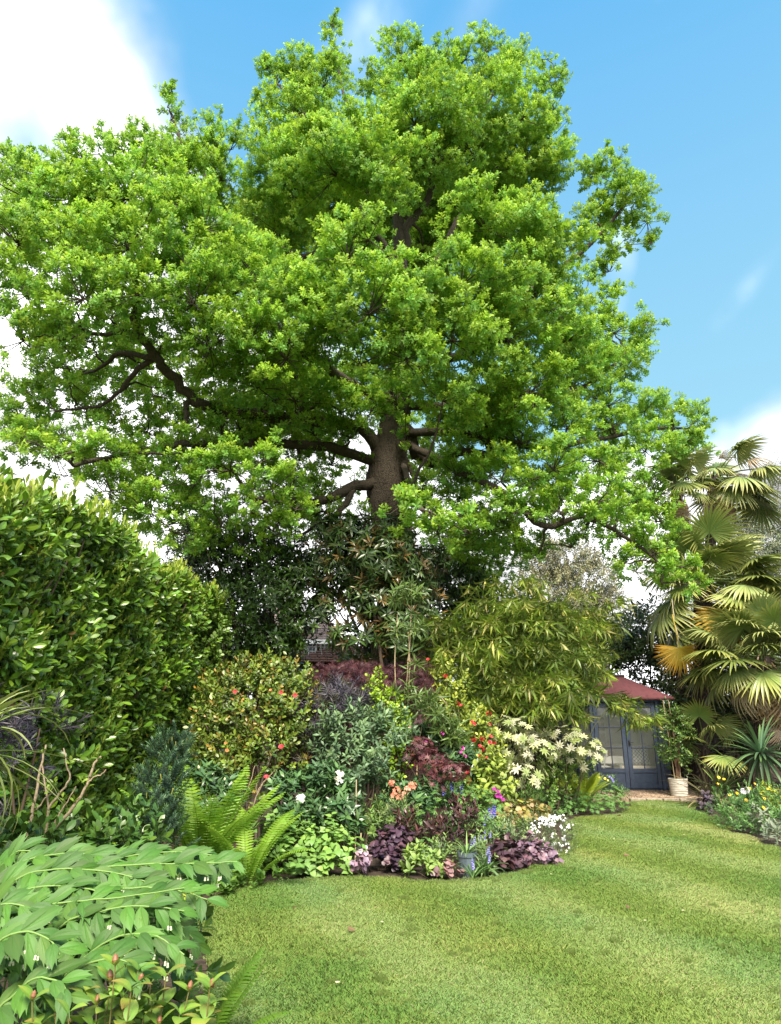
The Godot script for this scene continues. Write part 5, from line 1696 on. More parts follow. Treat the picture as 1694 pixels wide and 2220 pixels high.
	dots(r3, "peach_flower_head", pf, [leafmat(W1, 0.6, 0.5)], [px(860, 1715, 9.3), px(878, 1722, 9.3), px(895, 1705, 9.4), px(870, 1728, 9.25), px(850, 1698, 9.4), px(884, 1712, 9.3), px(856, 1728, 9.2)], 0.95)
	var r4 := bush("rhododendron", "dark rhododendron with a few pink buds behind the crimson maple", "shrub", at_x(970, 1790, 10.9), [ell(965, 1650, 10.9, 50, 40), ell(1000, 1690, 10.6, 45, 45), ell(940, 1600, 11.1, 50, 30), ell(890, 1600, 11.2, 40, 34), ell(960, 1730, 10.4, 60, 36), ell(1010, 1650, 10.8, 34, 34)], 58.0, "leaf_rosette", rw, leafmats(0.32, 0.35, 0.22), 220, {"up": 0.6, "stem_r": 0.016})
	var kf := [truss(5, 0.025, 5, 0.026, 0.018, Color(0.55, 0.08, 0.38), Color(0.4, 0.1, 0.2))]
	dots(r4, "pink_flower", kf, [leafmat(W1, 0.6, 0.5)], [px(890, 1576, 10.6), px(960, 1590, 10.5), px(922, 1610, 10.4), px(1008, 1640, 10.4), px(1003, 1622, 10.4), px(1000, 1630, 10.4)], 0.9)
	# red flowering shrub, tall and loose
	var rr := []
	for k in 2:
		rr.append(sprig(7, 0.13, 0.065, 0.036, OVAL, 1.3, 0.4, 0.35, 0.1, Color(0.09, 0.14, 0.025), Color(0.20, 0.23, 0.035)))
	var r5 := bush("red_azalea", "loose upright shrub with scarlet flowers left of the cream variegated fatsia", "shrub", at_x(1030, 1790, 11.0), [ell(1040, 1600, 11.0, 34, 50), ell(1020, 1560, 11.2, 26, 30), ell(985, 1490, 11.6, 26, 36), ell(975, 1540, 11.5, 30, 36), ell(1055, 1660, 10.8, 34, 50), ell(1050, 1720, 10.5, 34, 36), ell(965, 1460, 11.8, 16, 20)], 70.0, "sprig", rr, leafmats(0.35, 0.6, 0.2), 200, {"up": 0.5, "stem_r": 0.012, "stem_col": Color(0.2, 0.14, 0.08)})
	var rf := [truss(7, 0.04, 5, 0.036, 0.026, Color(0.30, 0.010, 0.012), Color(0.3, 0.02, 0.02)), bloom(7, 0.045, 0.036, 0.9, Color(0.36, 0.014, 0.016), Color(0.3, 0.05, 0.03))]
	dots(r5, "red_flower", rf, [leafmat(W1, 0.55, 0.45)], [px(1060, 1548, 10.5), px(1030, 1570, 10.5), px(1062, 1570, 10.5), px(1024, 1566, 10.5), px(1046, 1602, 10.4), px(1064, 1598, 10.4), px(1072, 1610, 10.4), px(1040, 1618, 10.3), px(1046, 1624, 10.3), px(1062, 1610, 10.4), px(1042, 1640, 10.3), px(1054, 1644, 10.3), px(966, 1466, 11.3), px(928, 1430, 11.8), px(1028, 1604, 10.4), px(1014, 1676, 10.2), px(1016, 1692, 10.2), px(1000, 1530, 11.0), px(993, 1525, 11.0)], 0.7)

	# variegated fatsia, cream and lime
	var fa := []
	for k in 3:
		fa.append(palmate(8, 0.115, 0.036, [0.5, 0.75, 1.0, 0.8, 0.45, 0.0], 2.3, 0.45, [Color(0.28, 0.28, 0.17), Color(0.22, 0.25, 0.11), Color(0.16, 0.21, 0.06)][k], 0.9, [Color(0.38, 0.37, 0.27), Color(0.32, 0.32, 0.2), Color(0.24, 0.27, 0.12)][k]))
	var fm := leafmats(0.4, 0.5, 0.14)
	bush("fatsia", "cream variegated fatsia with hand-shaped leaves beneath the golden bamboo", "shrub", at_x(1125, 1790, 11.8), [ell(1120, 1605, 11.2, 50, 36), ell(1100, 1635, 11.1, 38, 30), ell(1155, 1640, 11.1, 46, 30), ell(1130, 1690, 11.0, 36, 36), ell(1085, 1590, 11.3, 26, 24)], 80.0, "leaf", fa, fm, 220, {"up": 0.4, "stem_r": 0.016, "size": 1.0, "inner": 0.15, "stem_col": Color(0.25, 0.2, 0.12)})
	bush("fatsia", "cream variegated fatsia spreading before the summerhouse's dark side window", "shrub", at_x(1235, 1770, 13.2), [ell(1225, 1615, 12.6, 42, 26), ell(1255, 1625, 12.5, 32, 24), ell(1282, 1642, 12.5, 24, 24), ell(1205, 1600, 12.7, 24, 20)], 80.0, "leaf", fa, fm, 160, {"up": 0.4, "stem_r": 0.016, "inner": 0.15, "stem_col": Color(0.25, 0.2, 0.12)})
	# box-like dark shrub below it
	var bx := []
	for k in 2:
		bx.append(sprig(10, 0.12, 0.045, 0.026, OVAL, 1.3, 0.5, 0.3, 0.1, Color(0.04, 0.085, 0.014), Color(0.085, 0.14, 0.02)))
	bush("box_shrub", "rounded dark green small-leaved shrub between the two fatsias", "shrub", at_x(1215, 1760, 13.0), [ell(1215, 1680, 12.9, 45, 45), ell(1190, 1705, 12.7, 34, 30), ell(1250, 1660, 13.1, 25, 30)], 80.0, "sprig", bx, leafmats(0.32, 0.4, 0.22), 180, {"up": 0.5})
	fern("yellow_fern", "yellow green fern at the corner of the summerhouse", at_x(1262, 1738, 13.9), 0.85, 20, Color(0.20, 0.26, 0.018), 0.6)


func bamboos() -> void:
	var spr := []
	for k in 5:
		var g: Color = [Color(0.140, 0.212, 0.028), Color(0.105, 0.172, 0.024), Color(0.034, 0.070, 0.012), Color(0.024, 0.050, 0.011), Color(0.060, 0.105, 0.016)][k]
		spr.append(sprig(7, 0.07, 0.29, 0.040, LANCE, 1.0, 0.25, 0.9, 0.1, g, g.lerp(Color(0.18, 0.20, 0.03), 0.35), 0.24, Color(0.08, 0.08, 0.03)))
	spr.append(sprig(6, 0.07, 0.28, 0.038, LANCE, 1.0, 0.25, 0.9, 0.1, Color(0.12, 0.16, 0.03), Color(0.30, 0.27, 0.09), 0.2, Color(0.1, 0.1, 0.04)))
	var mats := leafmats(0.45, 0.6, 0.2)
	# great arching clump
	var o := thing("bamboo", "great arching clump of golden green bamboo leaning over the summerhouse roof", "bamboo", at_x(1130, 1720, 14.2))
	var ends := [[960, 1400, 13.2], [1000, 1360, 13.2], [1040, 1330, 13.4], [1090, 1320, 13.6], [1140, 1310, 13.8], [1180, 1340, 13.6], [1010, 1420, 12.8], [1060, 1400, 12.7], [1120, 1400, 12.8], [1180, 1420, 12.9], [1220, 1400, 13.4], [1255, 1385, 14.4], [1235, 1465, 13.2], [1240, 1490, 13.2], [1200, 1500, 12.6], [1140, 1480, 12.4], [1080, 1470, 12.4], [1030, 1480, 12.6], [1100, 1505, 12.5], [1160, 1520, 12.5], [1215, 1525, 12.9], [1395, 1555, 15.6], [1050, 1500, 12.6], [985, 1450, 12.8], [1250, 1330, 14.6], [1300, 1350, 14.8], [1160, 1370, 13.2], [1215, 1345, 14.2], [1230, 1445, 13.0], [1170, 1455, 12.6]]
	var xf := []
	var lxf := []
	for e in ends:
		var tip := px(e[0], e[1], e[2])
		var foot := o.position + Vector3(rng.randf_range(-0.7, 0.7), 0, rng.randf_range(-0.5, 0.3))
		var hi := foot.lerp(tip, 0.62)
		hi.y = tip.y * 0.9 + 0.35
		var s := smooth_path([foot - o.position, hi - o.position, tip - o.position], 0.011, 0.003, 0.02)
		var mb := MB.new()
		mb.tube(s[0], s[1], 5, Color(0.07, 0.075, 0.03))
		part("culm", mb.done(), twig, o)
		var pp: PackedVector3Array = s[0]
		for j in 9:
			var t := pow(rng.randf(), 0.55)
			var p: Vector3 = pp[int(t * (pp.size() - 1))] + o.position
			var q := p + Vector3(rng.randfn(0, 0.32), rng.randfn(-0.06, 0.22), rng.randfn(0.08, 0.30))
			if t < 0.5 and q.y < 2.0:
				continue
			var out := ((q - o.position) * Vector3(0.5, 0, 0.5)).limit_length(0.6) + Vector3(0, -0.75, 0.45) + ball() * 0.2
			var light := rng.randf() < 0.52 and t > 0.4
			for k in rng.randi_range(8, 14):
				var h := ball()
				var r := rng.randf()
				var w := facing(q + Vector3(h.x * 0.24, -0.12 * r + h.y * 0.08, h.z * 0.24) * (1.0 if light else 1.3), out + Vector3(h.x, 0, h.z) * 0.6 * r + ball() * 0.2, rng.randf_range(0.7, 1.1))
				if light:
					w.origin += Vector3(0, 0.02, 0.12)
					lxf.append(w)
				else:
					xf.append(w)
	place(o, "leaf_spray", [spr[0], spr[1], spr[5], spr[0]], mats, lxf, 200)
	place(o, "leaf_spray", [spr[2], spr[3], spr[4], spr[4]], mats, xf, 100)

	# tall thin canes with leaves at the head
	var c := thing("cane_bamboo", "three tall thin tan bamboo canes with leaves at their heads", "bamboo", at_x(870, 1760, 11.6))
	var gx := []
	var gm := []
	for k in 3:
		gm.append(sprig(7, 0.1, 0.2, 0.028, LANCE, 1.35, 0.6, 0.8, 0.1, Color(0.045, 0.085, 0.022), Color(0.085, 0.135, 0.03), 0.2, Color(0.2, 0.2, 0.08)))
	for k in [[856, 1690, 858, 1530, 857, 1420, 862, 1330], [880, 1690, 879, 1530, 888, 1400, 893, 1270], [886, 1690, 884, 1540, 889, 1440, 884, 1360], [905, 1640, 925, 1540, 950, 1510, 970, 1530]]:
		var p := []
		for i in range(0, k.size(), 2):
			p.append(px(k[i], k[i + 1], 11.6 if k[0] < 900 else 11.0) - c.position)
		p.push_front(Vector3((p[0] as Vector3).x, 0, (p[0] as Vector3).z))
		var s := smooth_path(p, 0.014, 0.007, 0.006)
		var mb := MB.new()
		mb.tube(s[0], s[1], 6, W1)
		var pp: PackedVector3Array = s[0]
		for i in range(1, pp.size(), 2):
			mb.tube(PackedVector3Array([pp[i] - Vector3(0, 0.008, 0), pp[i] + Vector3(0, 0.008, 0)]), PackedFloat32Array([0.017, 0.016]), 6, Color(0.6, 0.5, 0.35))
		part("cane", mb.done(), cane, c)
	for e in [[860, 1290, 26, 40, 14], [895, 1290, 28, 50, 24], [905, 1360, 22, 40, 12], [860, 1370, 20, 40, 9], [892, 1440, 20, 40, 6], [862, 1500, 22, 22, 8], [885, 1500, 24, 24, 10], [915, 1520, 24, 22, 10], [950, 1545, 34, 22, 26], [975, 1580, 34, 34, 34], [990, 1600, 22, 26, 16], [930, 1512, 30, 10, 12]]:
		for j in e[4]:
			var m := met(e[1], 11.4)
			var q := px(e[0], e[1], 11.5 if e[0] < 910 else 10.7) + ball() * Vector3(e[2], e[3], e[2]) * m * rng.randf()
			gx.append(facing(q, Vector3(0, -0.35, 0.5) + ball() * 0.8, rng.randf_range(0.7, 1.1)))
	place(c, "leaf_spray", gm, mats, gx, 260)


func palms() -> void:
	palm("fan_palm", "tallest fan palm with tan dead fronds against the sky behind oak leaves", at_x(1500, 1700, 20.0), px(1548, 1035, 20.0), 0.14,
		[["d", -60, 35, 0.8], ["d", 60, 20, 0.9], ["d", 80, -70, 0.9], ["d", 100, 5, 0.7], ["g", 70, 5, 1.15], ["g", 40, -25, 1.1], ["g", 110, -10, 1.2], ["g", 0, -35, 1.0], ["g", -60, -20, 1.1], ["g", 150, 40, 1.0], ["g", 30, 35, 0.9], ["g", -100, 10, 1.0], ["d", -70, -75, 0.9], ["d", -20, -80, 0.8], ["g", 90, -35, 1.25], ["d", 20, 60, 0.6]], 1.15, 8, "", 16)
	palm("fan_palm", "slim fan palm with a shaggy skirted trunk half hidden by oak leaves", at_x(1478, 1700, 19.0), px(1466, 1050, 19.0), 0.14,
		[["g", 20, -30, 0.8], ["g", -80, -30, 0.8], ["g", 70, -45, 0.7], ["d", -60, -78, 0.9], ["d", -100, -70, 1.0], ["d", 10, -80, 0.8], ["d", 60, -80, 0.9], ["g", 160, 30, 0.9], ["g", -30, 20, 0.7]], 0.9, 10)
	palm("fan_palm", "middle fan palm with broad silvery and yellowing fans right of the oak", at_x(1515, 1720, 16.8), px(1520, 1260, 16.8), 0.18,
		[["g", 5, 60, 1.05], ["g", -70, 40, 0.9], ["g", 60, 15, 1.1], ["g", 75, -10, 1.3], ["y", 60, -35, 1.15], ["y", 10, -55, 0.95], ["g", -50, -15, 0.8], ["g", -80, -40, 1.15], ["g", -90, -60, 1.3], ["g", 100, 25, 1.25], ["y", 80, -45, 1.25], ["g", 40, 40, 0.9], ["g", 130, 10, 1.1], ["g", 30, -15, 1.0], ["y", 45, -65, 1.1], ["g", 95, 0, 1.5], ["g", -20, 20, 0.7]], 1.15, 4, "", 20)
	var p4 := palm("fan_palm", "bushy fan palm with drooping bleached dead fronds at the right edge", at_x(1650, 1740, 15.0), px(1652, 1425, 15.0), 0.2,
		[["g", 0, 50, 1.0], ["g", -20, 28, 1.0], ["g", -55, -5, 1.0], ["g", 15, 30, 1.0], ["g", -45, 35, 1.0], ["g", 45, 35, 1.0], ["g", -75, 10, 1.05], ["g", 75, 10, 1.05], ["g", -25, 10, 0.9], ["g", 25, 0, 0.95], ["g", -60, -20, 0.9], ["g", 60, -25, 0.9], ["g", 0, -35, 0.8], ["d", -45, -45, 0.9], ["d", -15, -60, 0.8], ["d", -70, -50, 0.95], ["d", 20, -55, 0.8], ["d", 50, -60, 0.8], ["d", 10, -60, 0.95], ["g", -100, 30, 1.0], ["g", 120, 30, 1.0], ["d", -30, -70, 0.9], ["g", -10, 70, 0.9], ["g", -60, 55, 0.9], ["d", -55, -65, 0.9]], 1.0, 18, "", 26)
	# single yellowed frond hanging by a long stalk
	var hang := px(1466, 1405, 15.6)
	var y := thing("hanging_frond", "single yellow fan palm frond hanging from a long pale stalk", "palm frond", hang)
	var yf := fan_leaf(Color(0.36, 0.27, 0.03), Color(0.55, 0.25, 0.04), 38, 0.5, 1.75, 0.4, 0.026)
	part("frond", yf, leafmat(W1, 0.4, 0.8), y, Transform3D(Basis(Vector3(0.8, 0, 0), Vector3(0.03, -0.8, 0.1), Vector3(0, 0.1, 0.8)), Vector3(0, 0.74, 0)))
	var sk := MB.new()
	var s := smooth_path([px(1458, 1300, 15.6) - hang, px(1462, 1345, 15.6) - hang, px(1470, 1375, 15.6) - hang, px(1469, 1400, 15.6) - hang, px(1471, 1430, 15.6) - hang], 0.012, 0.009, 0.012)
	sk.tube(s[0], s[1], 6, Color(0.45, 0.38, 0.27))
	part("stalk", sk.done(), twig, y)
	# fans under the tall ones
	palm("fan_palm", "young low fan palm beside the potted climber", at_x(1522, 1735, 15.6), px(1528, 1618, 15.6), 0.08,
		[["g", -30, 60, 0.9], ["g", 25, 55, 0.95], ["g", -75, 40, 0.85], ["g", 70, 35, 0.8], ["g", 0, 35, 0.8], ["g", -50, 15, 0.7]], 0.72, 0, "", 2)

	strap_plant("yucca", "large yucca with stiff blue green blades at the right edge", "yucca", at_x(1668, 1760, 13.6), 70, 0.82, 0.062, -45, 80, 0.6, Color(0.055, 0.115, 0.060), Color(0.10, 0.16, 0.06), 0.0, TAU, 0.3, 0.95)
	strap_plant("yucca", "small green yucca between the phormium and the large yucca", "yucca", at_x(1572, 1755, 14.2), 30, 0.68, 0.055, 10, 80, 0.5, Color(0.075, 0.135, 0.035), Color(0.12, 0.17, 0.05), 0.0, TAU, 0.3, 0.25)
	strap_plant("phormium", "bronze leaved phormium with arching narrow straps beside the white pot", "phormium", at_x(1545, 1752, 14.0), 56, 1.0, 0.034, 5, 75, 1.0, Color(0.10, 0.095, 0.055), Color(0.17, 0.15, 0.085), -2.6, 1.6, 0.4, 0.05)
	# yucca trunk
	var yt := get_node("yucca") as Node3D
	var tb := MB.new()
	tb.tube(PackedVector3Array([Vector3.ZERO, Vector3(0.02, 0.5, 0), Vector3(0, 1.0, 0)]), PackedFloat32Array([0.09, 0.08, 0.06]), 9, Color(0.11, 0.08, 0.05))
	part("trunk", tb.done(), twig, yt)

	# white pot with a climber on canes
	var pp := ground(1474, 1727, 0.045)
	var pot := thing("white_pot", "round white glazed pot beside the summerhouse door", "plant pot", pp)
	var pb := MB.new()
	pb.lathe([Vector2(0.0, 0.01), Vector2(0.185, 0.0), Vector2(0.205, 0.03), Vector2(0.225, 0.25), Vector2(0.238, 0.40), Vector2(0.245, 0.43), Vector2(0.235, 0.445), Vector2(0.215, 0.44), Vector2(0.205, 0.38), Vector2(0, 0.37)], 32, W1)
	for i in 5:
		pb.lathe([Vector2(0.207 + 0.005 * i, 0.075 + 0.06 * i), Vector2(0.214 + 0.006 * i, 0.085 + 0.06 * i), Vector2(0.211 + 0.006 * i, 0.097 + 0.06 * i)], 32, W1)
	pot.scale = Vector3.ONE * 0.8
	part("bowl", pb.done(), solid(Color(0.62, 0.60, 0.55), 0.45, noisetex(0.02, [Color(0.82, 0.8, 0.76), Color(1, 1, 1)], 81, 256), 2.0), pot)
	var sl := MB.new()
	sl.lathe([Vector2(0.205, 0.385), Vector2(0.1, 0.40), Vector2(0, 0.395)], 16, Color(0.05, 0.035, 0.025))
	part("soil", sl.done(), twig, pot)
	var iv := []
	for k in 2:
		iv.append(sprig(8, 0.14, 0.055, 0.026, OVAL, 1.3, 0.5, 0.4, 0.1, Color(0.035, 0.075, 0.018), Color(0.075, 0.13, 0.028), 0.25, Color(0.12, 0.08, 0.05)))
	var cl := thing("climber", "dark green climber trained up two canes in the white pot", "climber", pp + Vector3(0, 0.315, 0))
	for x in [-0.06, 0.07]:
		var cb := MB.new()
		cb.tube(PackedVector3Array([Vector3(x, 0, 0), Vector3(x * 0.9 - 0.08, 1.62, 0.0)]), PackedFloat32Array([0.011, 0.010]), 7, W1)
		part("cane", cb.done(), cane, cl)
	for k in 5:
		var s2 := smooth_path([Vector3(rng.randf_range(-0.05, 0.05), 0, 0), Vector3(rng.randf_range(-0.12, 0.1), 0.5, 0.05), Vector3(rng.randf_range(-0.2, 0.1), 1.0, 0.0), Vector3(rng.randf_range(-0.15, 0.1), 1.4, 0)], 0.012, 0.006, 0.02)
		var mb := MB.new()
		mb.tube(s2[0], s2[1], 5, Color(0.22, 0.13, 0.08))
		part("stem", mb.done(), twig, cl)
	var cx := bush_points([ell(1462, 1590, 15.5, 30, 46), ell(1466, 1640, 15.5, 28, 36), ell(1455, 1555, 15.6, 20, 28)], 90.0, 0.1, 1.0, 0.5)
	place(cl, "sprig", iv, leafmats(0.35, 0.4, 0.25), cx, 200)


func flower_border() -> void:
	var soft := leafmats(0.5, 0.65, 0.15)
	# heart-leaved ground cover
	var hearts := []
	for k in 3:
		hearts.append(sprig(5, 0.10, 0.085, 0.066, [0.75, 1.0, 0.95, 0.65, 0.3, 0.0], 1.55, 1.1, 0.5, 0.08, Color(0.09, 0.18, 0.036), Color(0.14, 0.25, 0.055)))
	bush("epimedium", "broad mound of soft green heart-shaped leaves at the lawn edge", "plant", at_x(665, 1870, 8.5), [ell(620, 1850, 8.5, 62, 45), ell(680, 1845, 8.5, 64, 48), ell(735, 1860, 8.3, 46, 42), ell(600, 1800, 9.0, 45, 30), ell(690, 1805, 8.9, 60, 28), ell(640, 1885, 8.2, 66, 24), ell(720, 1890, 8.1, 50, 22), ell(575, 1865, 8.3, 36, 30)], 72.0, "leaf_cluster", hearts, soft, 300, {"up": 0.75, "stem_r": 0.004, "inner": 0.3})
	# heucheras
	var heu := func(c0: Color, c1: Color) -> Array:
		var r := []
		for k in 3:
			r.append(sprig(4, 0.05, 0.06, 0.06, [0.8, 1.0, 0.8, 1.0, 0.7, 0.0], 1.5, 0.9, 0.3, -0.1, c0, c1, 0.25))
		return r
	bush("heuchera", "dark purple heuchera left of the pale hosta", "plant", at_x(855, 1880, 8.5), [ell(855, 1835, 8.6, 38, 38), ell(835, 1860, 8.4, 40, 26), ell(875, 1865, 8.4, 26, 26)], 120.0, "leaf_cluster", heu.call(Color(0.028, 0.016, 0.026), Color(0.06, 0.032, 0.052)), leafmats(0.45, 0.4, 0.25), 180, {"up": 0.8, "stem_r": 0.003})
	bush("heuchera", "dark wine coloured heuchera right of the blue grey pot", "plant", at_x(1095, 1880, 8.5), [ell(1092, 1860, 8.5, 36, 32), ell(1075, 1880, 8.3, 30, 20), ell(1115, 1875, 8.4, 24, 22)], 120.0, "leaf_cluster", heu.call(Color(0.030, 0.016, 0.022), Color(0.055, 0.028, 0.04)), leafmats(0.45, 0.4, 0.25), 160, {"up": 0.8, "stem_r": 0.003})
	bush("heuchera", "silvery lilac heuchera at the tip of the border", "plant", at_x(1165, 1875, 8.7), [ell(1162, 1858, 8.7, 38, 26), ell(1180, 1870, 8.6, 26, 18), ell(1150, 1840, 8.8, 20, 18)], 120.0, "leaf_cluster", heu.call(Color(0.095, 0.055, 0.082), Color(0.15, 0.095, 0.13)), leafmats(0.45, 0.4, 0.15), 160, {"up": 0.8, "stem_r": 0.003})
	bush("heuchera", "small mauve pink heuchera between the pale hosta and blue grey pot", "plant", at_x(968, 1905, 8.0), [ell(965, 1892, 8.0, 24, 14), ell(985, 1900, 7.95, 14, 10)], 130.0, "leaf_cluster", heu.call(Color(0.15, 0.075, 0.082), Color(0.22, 0.13, 0.135)), soft, 60, {"up": 0.8, "stem_r": 0.003})
	bush("heuchera", "pale lilac heuchera beside the heart-leaved mound", "plant", at_x(785, 1895, 8.1), [ell(782, 1872, 8.2, 20, 22), ell(772, 1890, 8.0, 14, 14)], 110.0, "leaf_cluster", heu.call(Color(0.18, 0.11, 0.155), Color(0.25, 0.17, 0.22)), soft, 60, {"up": 0.8, "stem_r": 0.003})
	bush("heuchera", "yellow and apricot heuchera behind the white candytuft", "plant", at_x(1120, 1800, 10.1), [ell(1105, 1765, 10.1, 46, 24), ell(1150, 1760, 10.2, 40, 18), ell(1090, 1790, 9.9, 30, 20)], 90.0, "leaf_cluster", heu.call(Color(0.16, 0.16, 0.03), Color(0.26, 0.19, 0.08)), soft, 180, {"up": 0.8, "stem_r": 0.003})
	bush("heuchera", "small dark purple heuchera at the foot of the phormium", "plant", at_x(1538, 1765, 13.2), [ell(1535, 1748, 13.2, 16, 24)], 130.0, "leaf_cluster", heu.call(Color(0.035, 0.022, 0.035), Color(0.07, 0.05, 0.07)), soft, 60, {"up": 0.8, "stem_r": 0.003})
	# pale hosta-like plant
	var ho := []
	for k in 3:
		ho.append(sprig(6, 0.05, 0.085, 0.04, [0.4, 0.9, 1.0, 0.75, 0.4, 0.0], 1.2, 0.5, 0.8, 0.12, Color(0.11, 0.18, 0.04), Color(0.15, 0.23, 0.055)))
	bush("hosta", "low pale lime hosta at the lawn edge left of the blue grey pot", "plant", at_x(930, 1895, 8.1), [ell(925, 1872, 8.2, 40, 28), ell(905, 1890, 8.05, 30, 16), ell(950, 1885, 8.1, 22, 18)], 80.0, "leaf_cluster", ho, soft, 160, {"up": 0.8, "stem_r": 0.003})
	# dark chocolate persicaria
	var per := []
	for k in 3:
		per.append(sprig(9, 0.18, 0.09, 0.03, LANCE, 1.1, 0.4, 0.5, 0.12, Color(0.035, 0.018, 0.022), Color(0.07, 0.03, 0.032), 0.25))
	bush("persicaria", "dark chocolate leaved plant behind the blue grey pot", "plant", at_x(985, 1850, 8.9), [ell(985, 1800, 8.9, 38, 30), ell(970, 1825, 8.8, 34, 24), ell(1005, 1780, 9.0, 18, 18)], 80.0, "sprig", per, leafmats(0.4, 0.35, 0.25), 130, {"up": 0.9, "stem_r": 0.005})
	bush("persicaria", "smaller dark chocolate leaved plant above the purple heuchera", "plant", at_x(885, 1850, 8.9), [ell(888, 1810, 8.9, 20, 30), ell(880, 1830, 8.8, 24, 20)], 70.0, "sprig", per, leafmats(0.4, 0.35, 0.25), 60, {"up": 1.0, "stem_r": 0.005})
	# mixed green perennials
	var mid := []
	for k in 3:
		mid.append(sprig(9, 0.14, 0.055, 0.03, OVAL, 1.3, 0.5, 0.35, 0.1, Color(0.07, 0.15, 0.032), Color(0.125, 0.22, 0.045)))
	var gr := []
	for k in 3:
		gr.append(palmate(7, 0.055, 0.022, [0.3, 0.7, 0.5, 1.0, 0.6, 0.0], 2.6, 0.3, Color(0.085, 0.175, 0.04), 1.2))
	bush("pieris", "soft grey green narrow-leaved mound in front of the peach rhododendron", "shrub", at_x(850, 1830, 9.2), [ell(850, 1770, 9.2, 45, 36), ell(820, 1790, 9.1, 30, 28), ell(880, 1790, 9.1, 28, 26)], 80.0, "sprig", [sprig(12, 0.12, 0.06, 0.014, LANCE, 1.3, 0.5, 0.4, 0.1, Color(0.085, 0.13, 0.05), Color(0.15, 0.19, 0.06)), sprig(12, 0.12, 0.06, 0.014, LANCE, 1.3, 0.5, 0.4, 0.1, Color(0.07, 0.125, 0.035), Color(0.12, 0.19, 0.05))], soft, 200, {"up": 0.7, "stem_r": 0.007})
	bush("hardy_geranium", "leafy green geranium mound in the centre of the flower border", "plant", at_x(980, 1810, 9.6), [ell(960, 1760, 9.6, 55, 36), ell(1010, 1765, 9.6, 50, 36), ell(1040, 1800, 9.3, 45, 30), ell(930, 1790, 9.3, 45, 30), ell(1020, 1730, 9.9, 40, 24), ell(925, 1840, 8.7, 40, 20), ell(1060, 1760, 9.6, 28, 30)], 95.0, "leaf", gr, soft, 300, {"up": 0.8, "stem_r": 0.004})
	bush("catmint", "grey green leafy clump between the blue grey pot and candytuft", "plant", at_x(1080, 1850, 8.9), [ell(1060, 1825, 8.9, 55, 28), ell(1110, 1825, 9.0, 40, 26), ell(1030, 1860, 8.4, 34, 24), ell(960, 1855, 8.5, 30, 22), ell(1120, 1800, 9.4, 30, 20)], 75.0, "sprig", [sprig(10, 0.13, 0.055, 0.016, LANCE, 1.2, 0.5, 0.5, 0.1, Color(0.08, 0.14, 0.06), Color(0.15, 0.21, 0.10)), sprig(10, 0.12, 0.05, 0.022, OVAL, 1.2, 0.5, 0.5, 0.1, Color(0.08, 0.15, 0.045), Color(0.13, 0.2, 0.06))], soft, 200, {"up": 0.8, "stem_r": 0.003})
	bush("hydrangea", "lime leaved hydrangea below the scarlet flowered shrub", "shrub", at_x(1065, 1790, 10.3), [ell(1060, 1690, 10.4, 34, 30), ell(1085, 1720, 10.2, 34, 30), ell(1050, 1735, 10.1, 30, 26)], 55.0, "sprig", [sprig(6, 0.14, 0.085, 0.055, OVAL, 1.35, 0.6, 0.4, 0.1, Color(0.13, 0.19, 0.03), Color(0.22, 0.27, 0.05))], soft, 140, {"up": 0.6, "stem_r": 0.007})
	bush("tall_perennials", "mixed green stems at the back of the flower border below the fatsia", "plant", at_x(1140, 1770, 11.5), [ell(1110, 1735, 11.3, 50, 26), ell(1160, 1745, 11.8, 40, 24), ell(1010, 1745, 10.3, 50, 30), ell(800, 1810, 9.4, 34, 40)], 70.0, "sprig", mid, soft, 180, {"up": 0.9, "stem_r": 0.004})
	bush("hardy_geranium", "long low strip of scalloped green leaves at the lawn edge before the summerhouse", "plant", at_x(1270, 1762, 13.4), [ell(1200, 1745, 12.9, 40, 20), ell(1250, 1750, 13.2, 44, 22), ell(1300, 1752, 13.5, 44, 22), ell(1345, 1755, 13.8, 32, 18), ell(1230, 1730, 13.6, 40, 14), ell(1320, 1730, 14.4, 36, 22), ell(1190, 1770, 12.2, 26, 12), ell(1275, 1765, 12.9, 60, 12), ell(1340, 1766, 13.2, 36, 10)], 150.0, "leaf", gr, soft, 300, {"up": 0.8, "stem_r": 0.004})
	# white candytuft
	var cd := bush("candytuft", "white flowered candytuft mound at the rounded end of the border", "plant", at_x(1190, 1840, 9.5), [ell(1190, 1805, 9.5, 50, 36), ell(1220, 1830, 9.3, 30, 36), ell(1160, 1830, 9.2, 36, 30), ell(1215, 1860, 9.0, 34, 22)], 95.0, "sprig", [sprig(14, 0.1, 0.035, 0.008, LANCE, 1.2, 0.5, 0.3, 0.1, Color(0.075, 0.12, 0.05), Color(0.13, 0.18, 0.075))], soft, 140, {"up": 0.9, "stem_r": 0.003})
	var wt := [truss(12, 0.018, 4, 0.009, 0.008, Color(0.80, 0.80, 0.80), Color(0.6, 0.6, 0.3)), truss(12, 0.02, 4, 0.010, 0.008, Color(0.72, 0.72, 0.78), Color(0.6, 0.6, 0.3))]
	var at := []
	for e in [[1185, 1783, 26, 10, 44], [1155, 1795, 16, 8, 14], [1200, 1775, 22, 6, 32], [1230, 1795, 12, 8, 10], [1175, 1830, 30, 26, 22], [1225, 1830, 20, 26, 20], [1160, 1810, 20, 12, 8]]:
		for k in e[4]:
			at.append(px(e[0] + rng.randfn(0, 0.55) * e[2], e[1] + rng.randfn(0, 0.55) * e[3], 9.12 + 0.12 * rng.randf()))
	dots(cd, "white_flower_head", wt, [leafmat(W1, 0.6, 0.5)], at, 0.75, Vector3(0, 1, 0.5))
	# bluebells: spikes on stems, a few separate clumps
	var sp := MB.new()
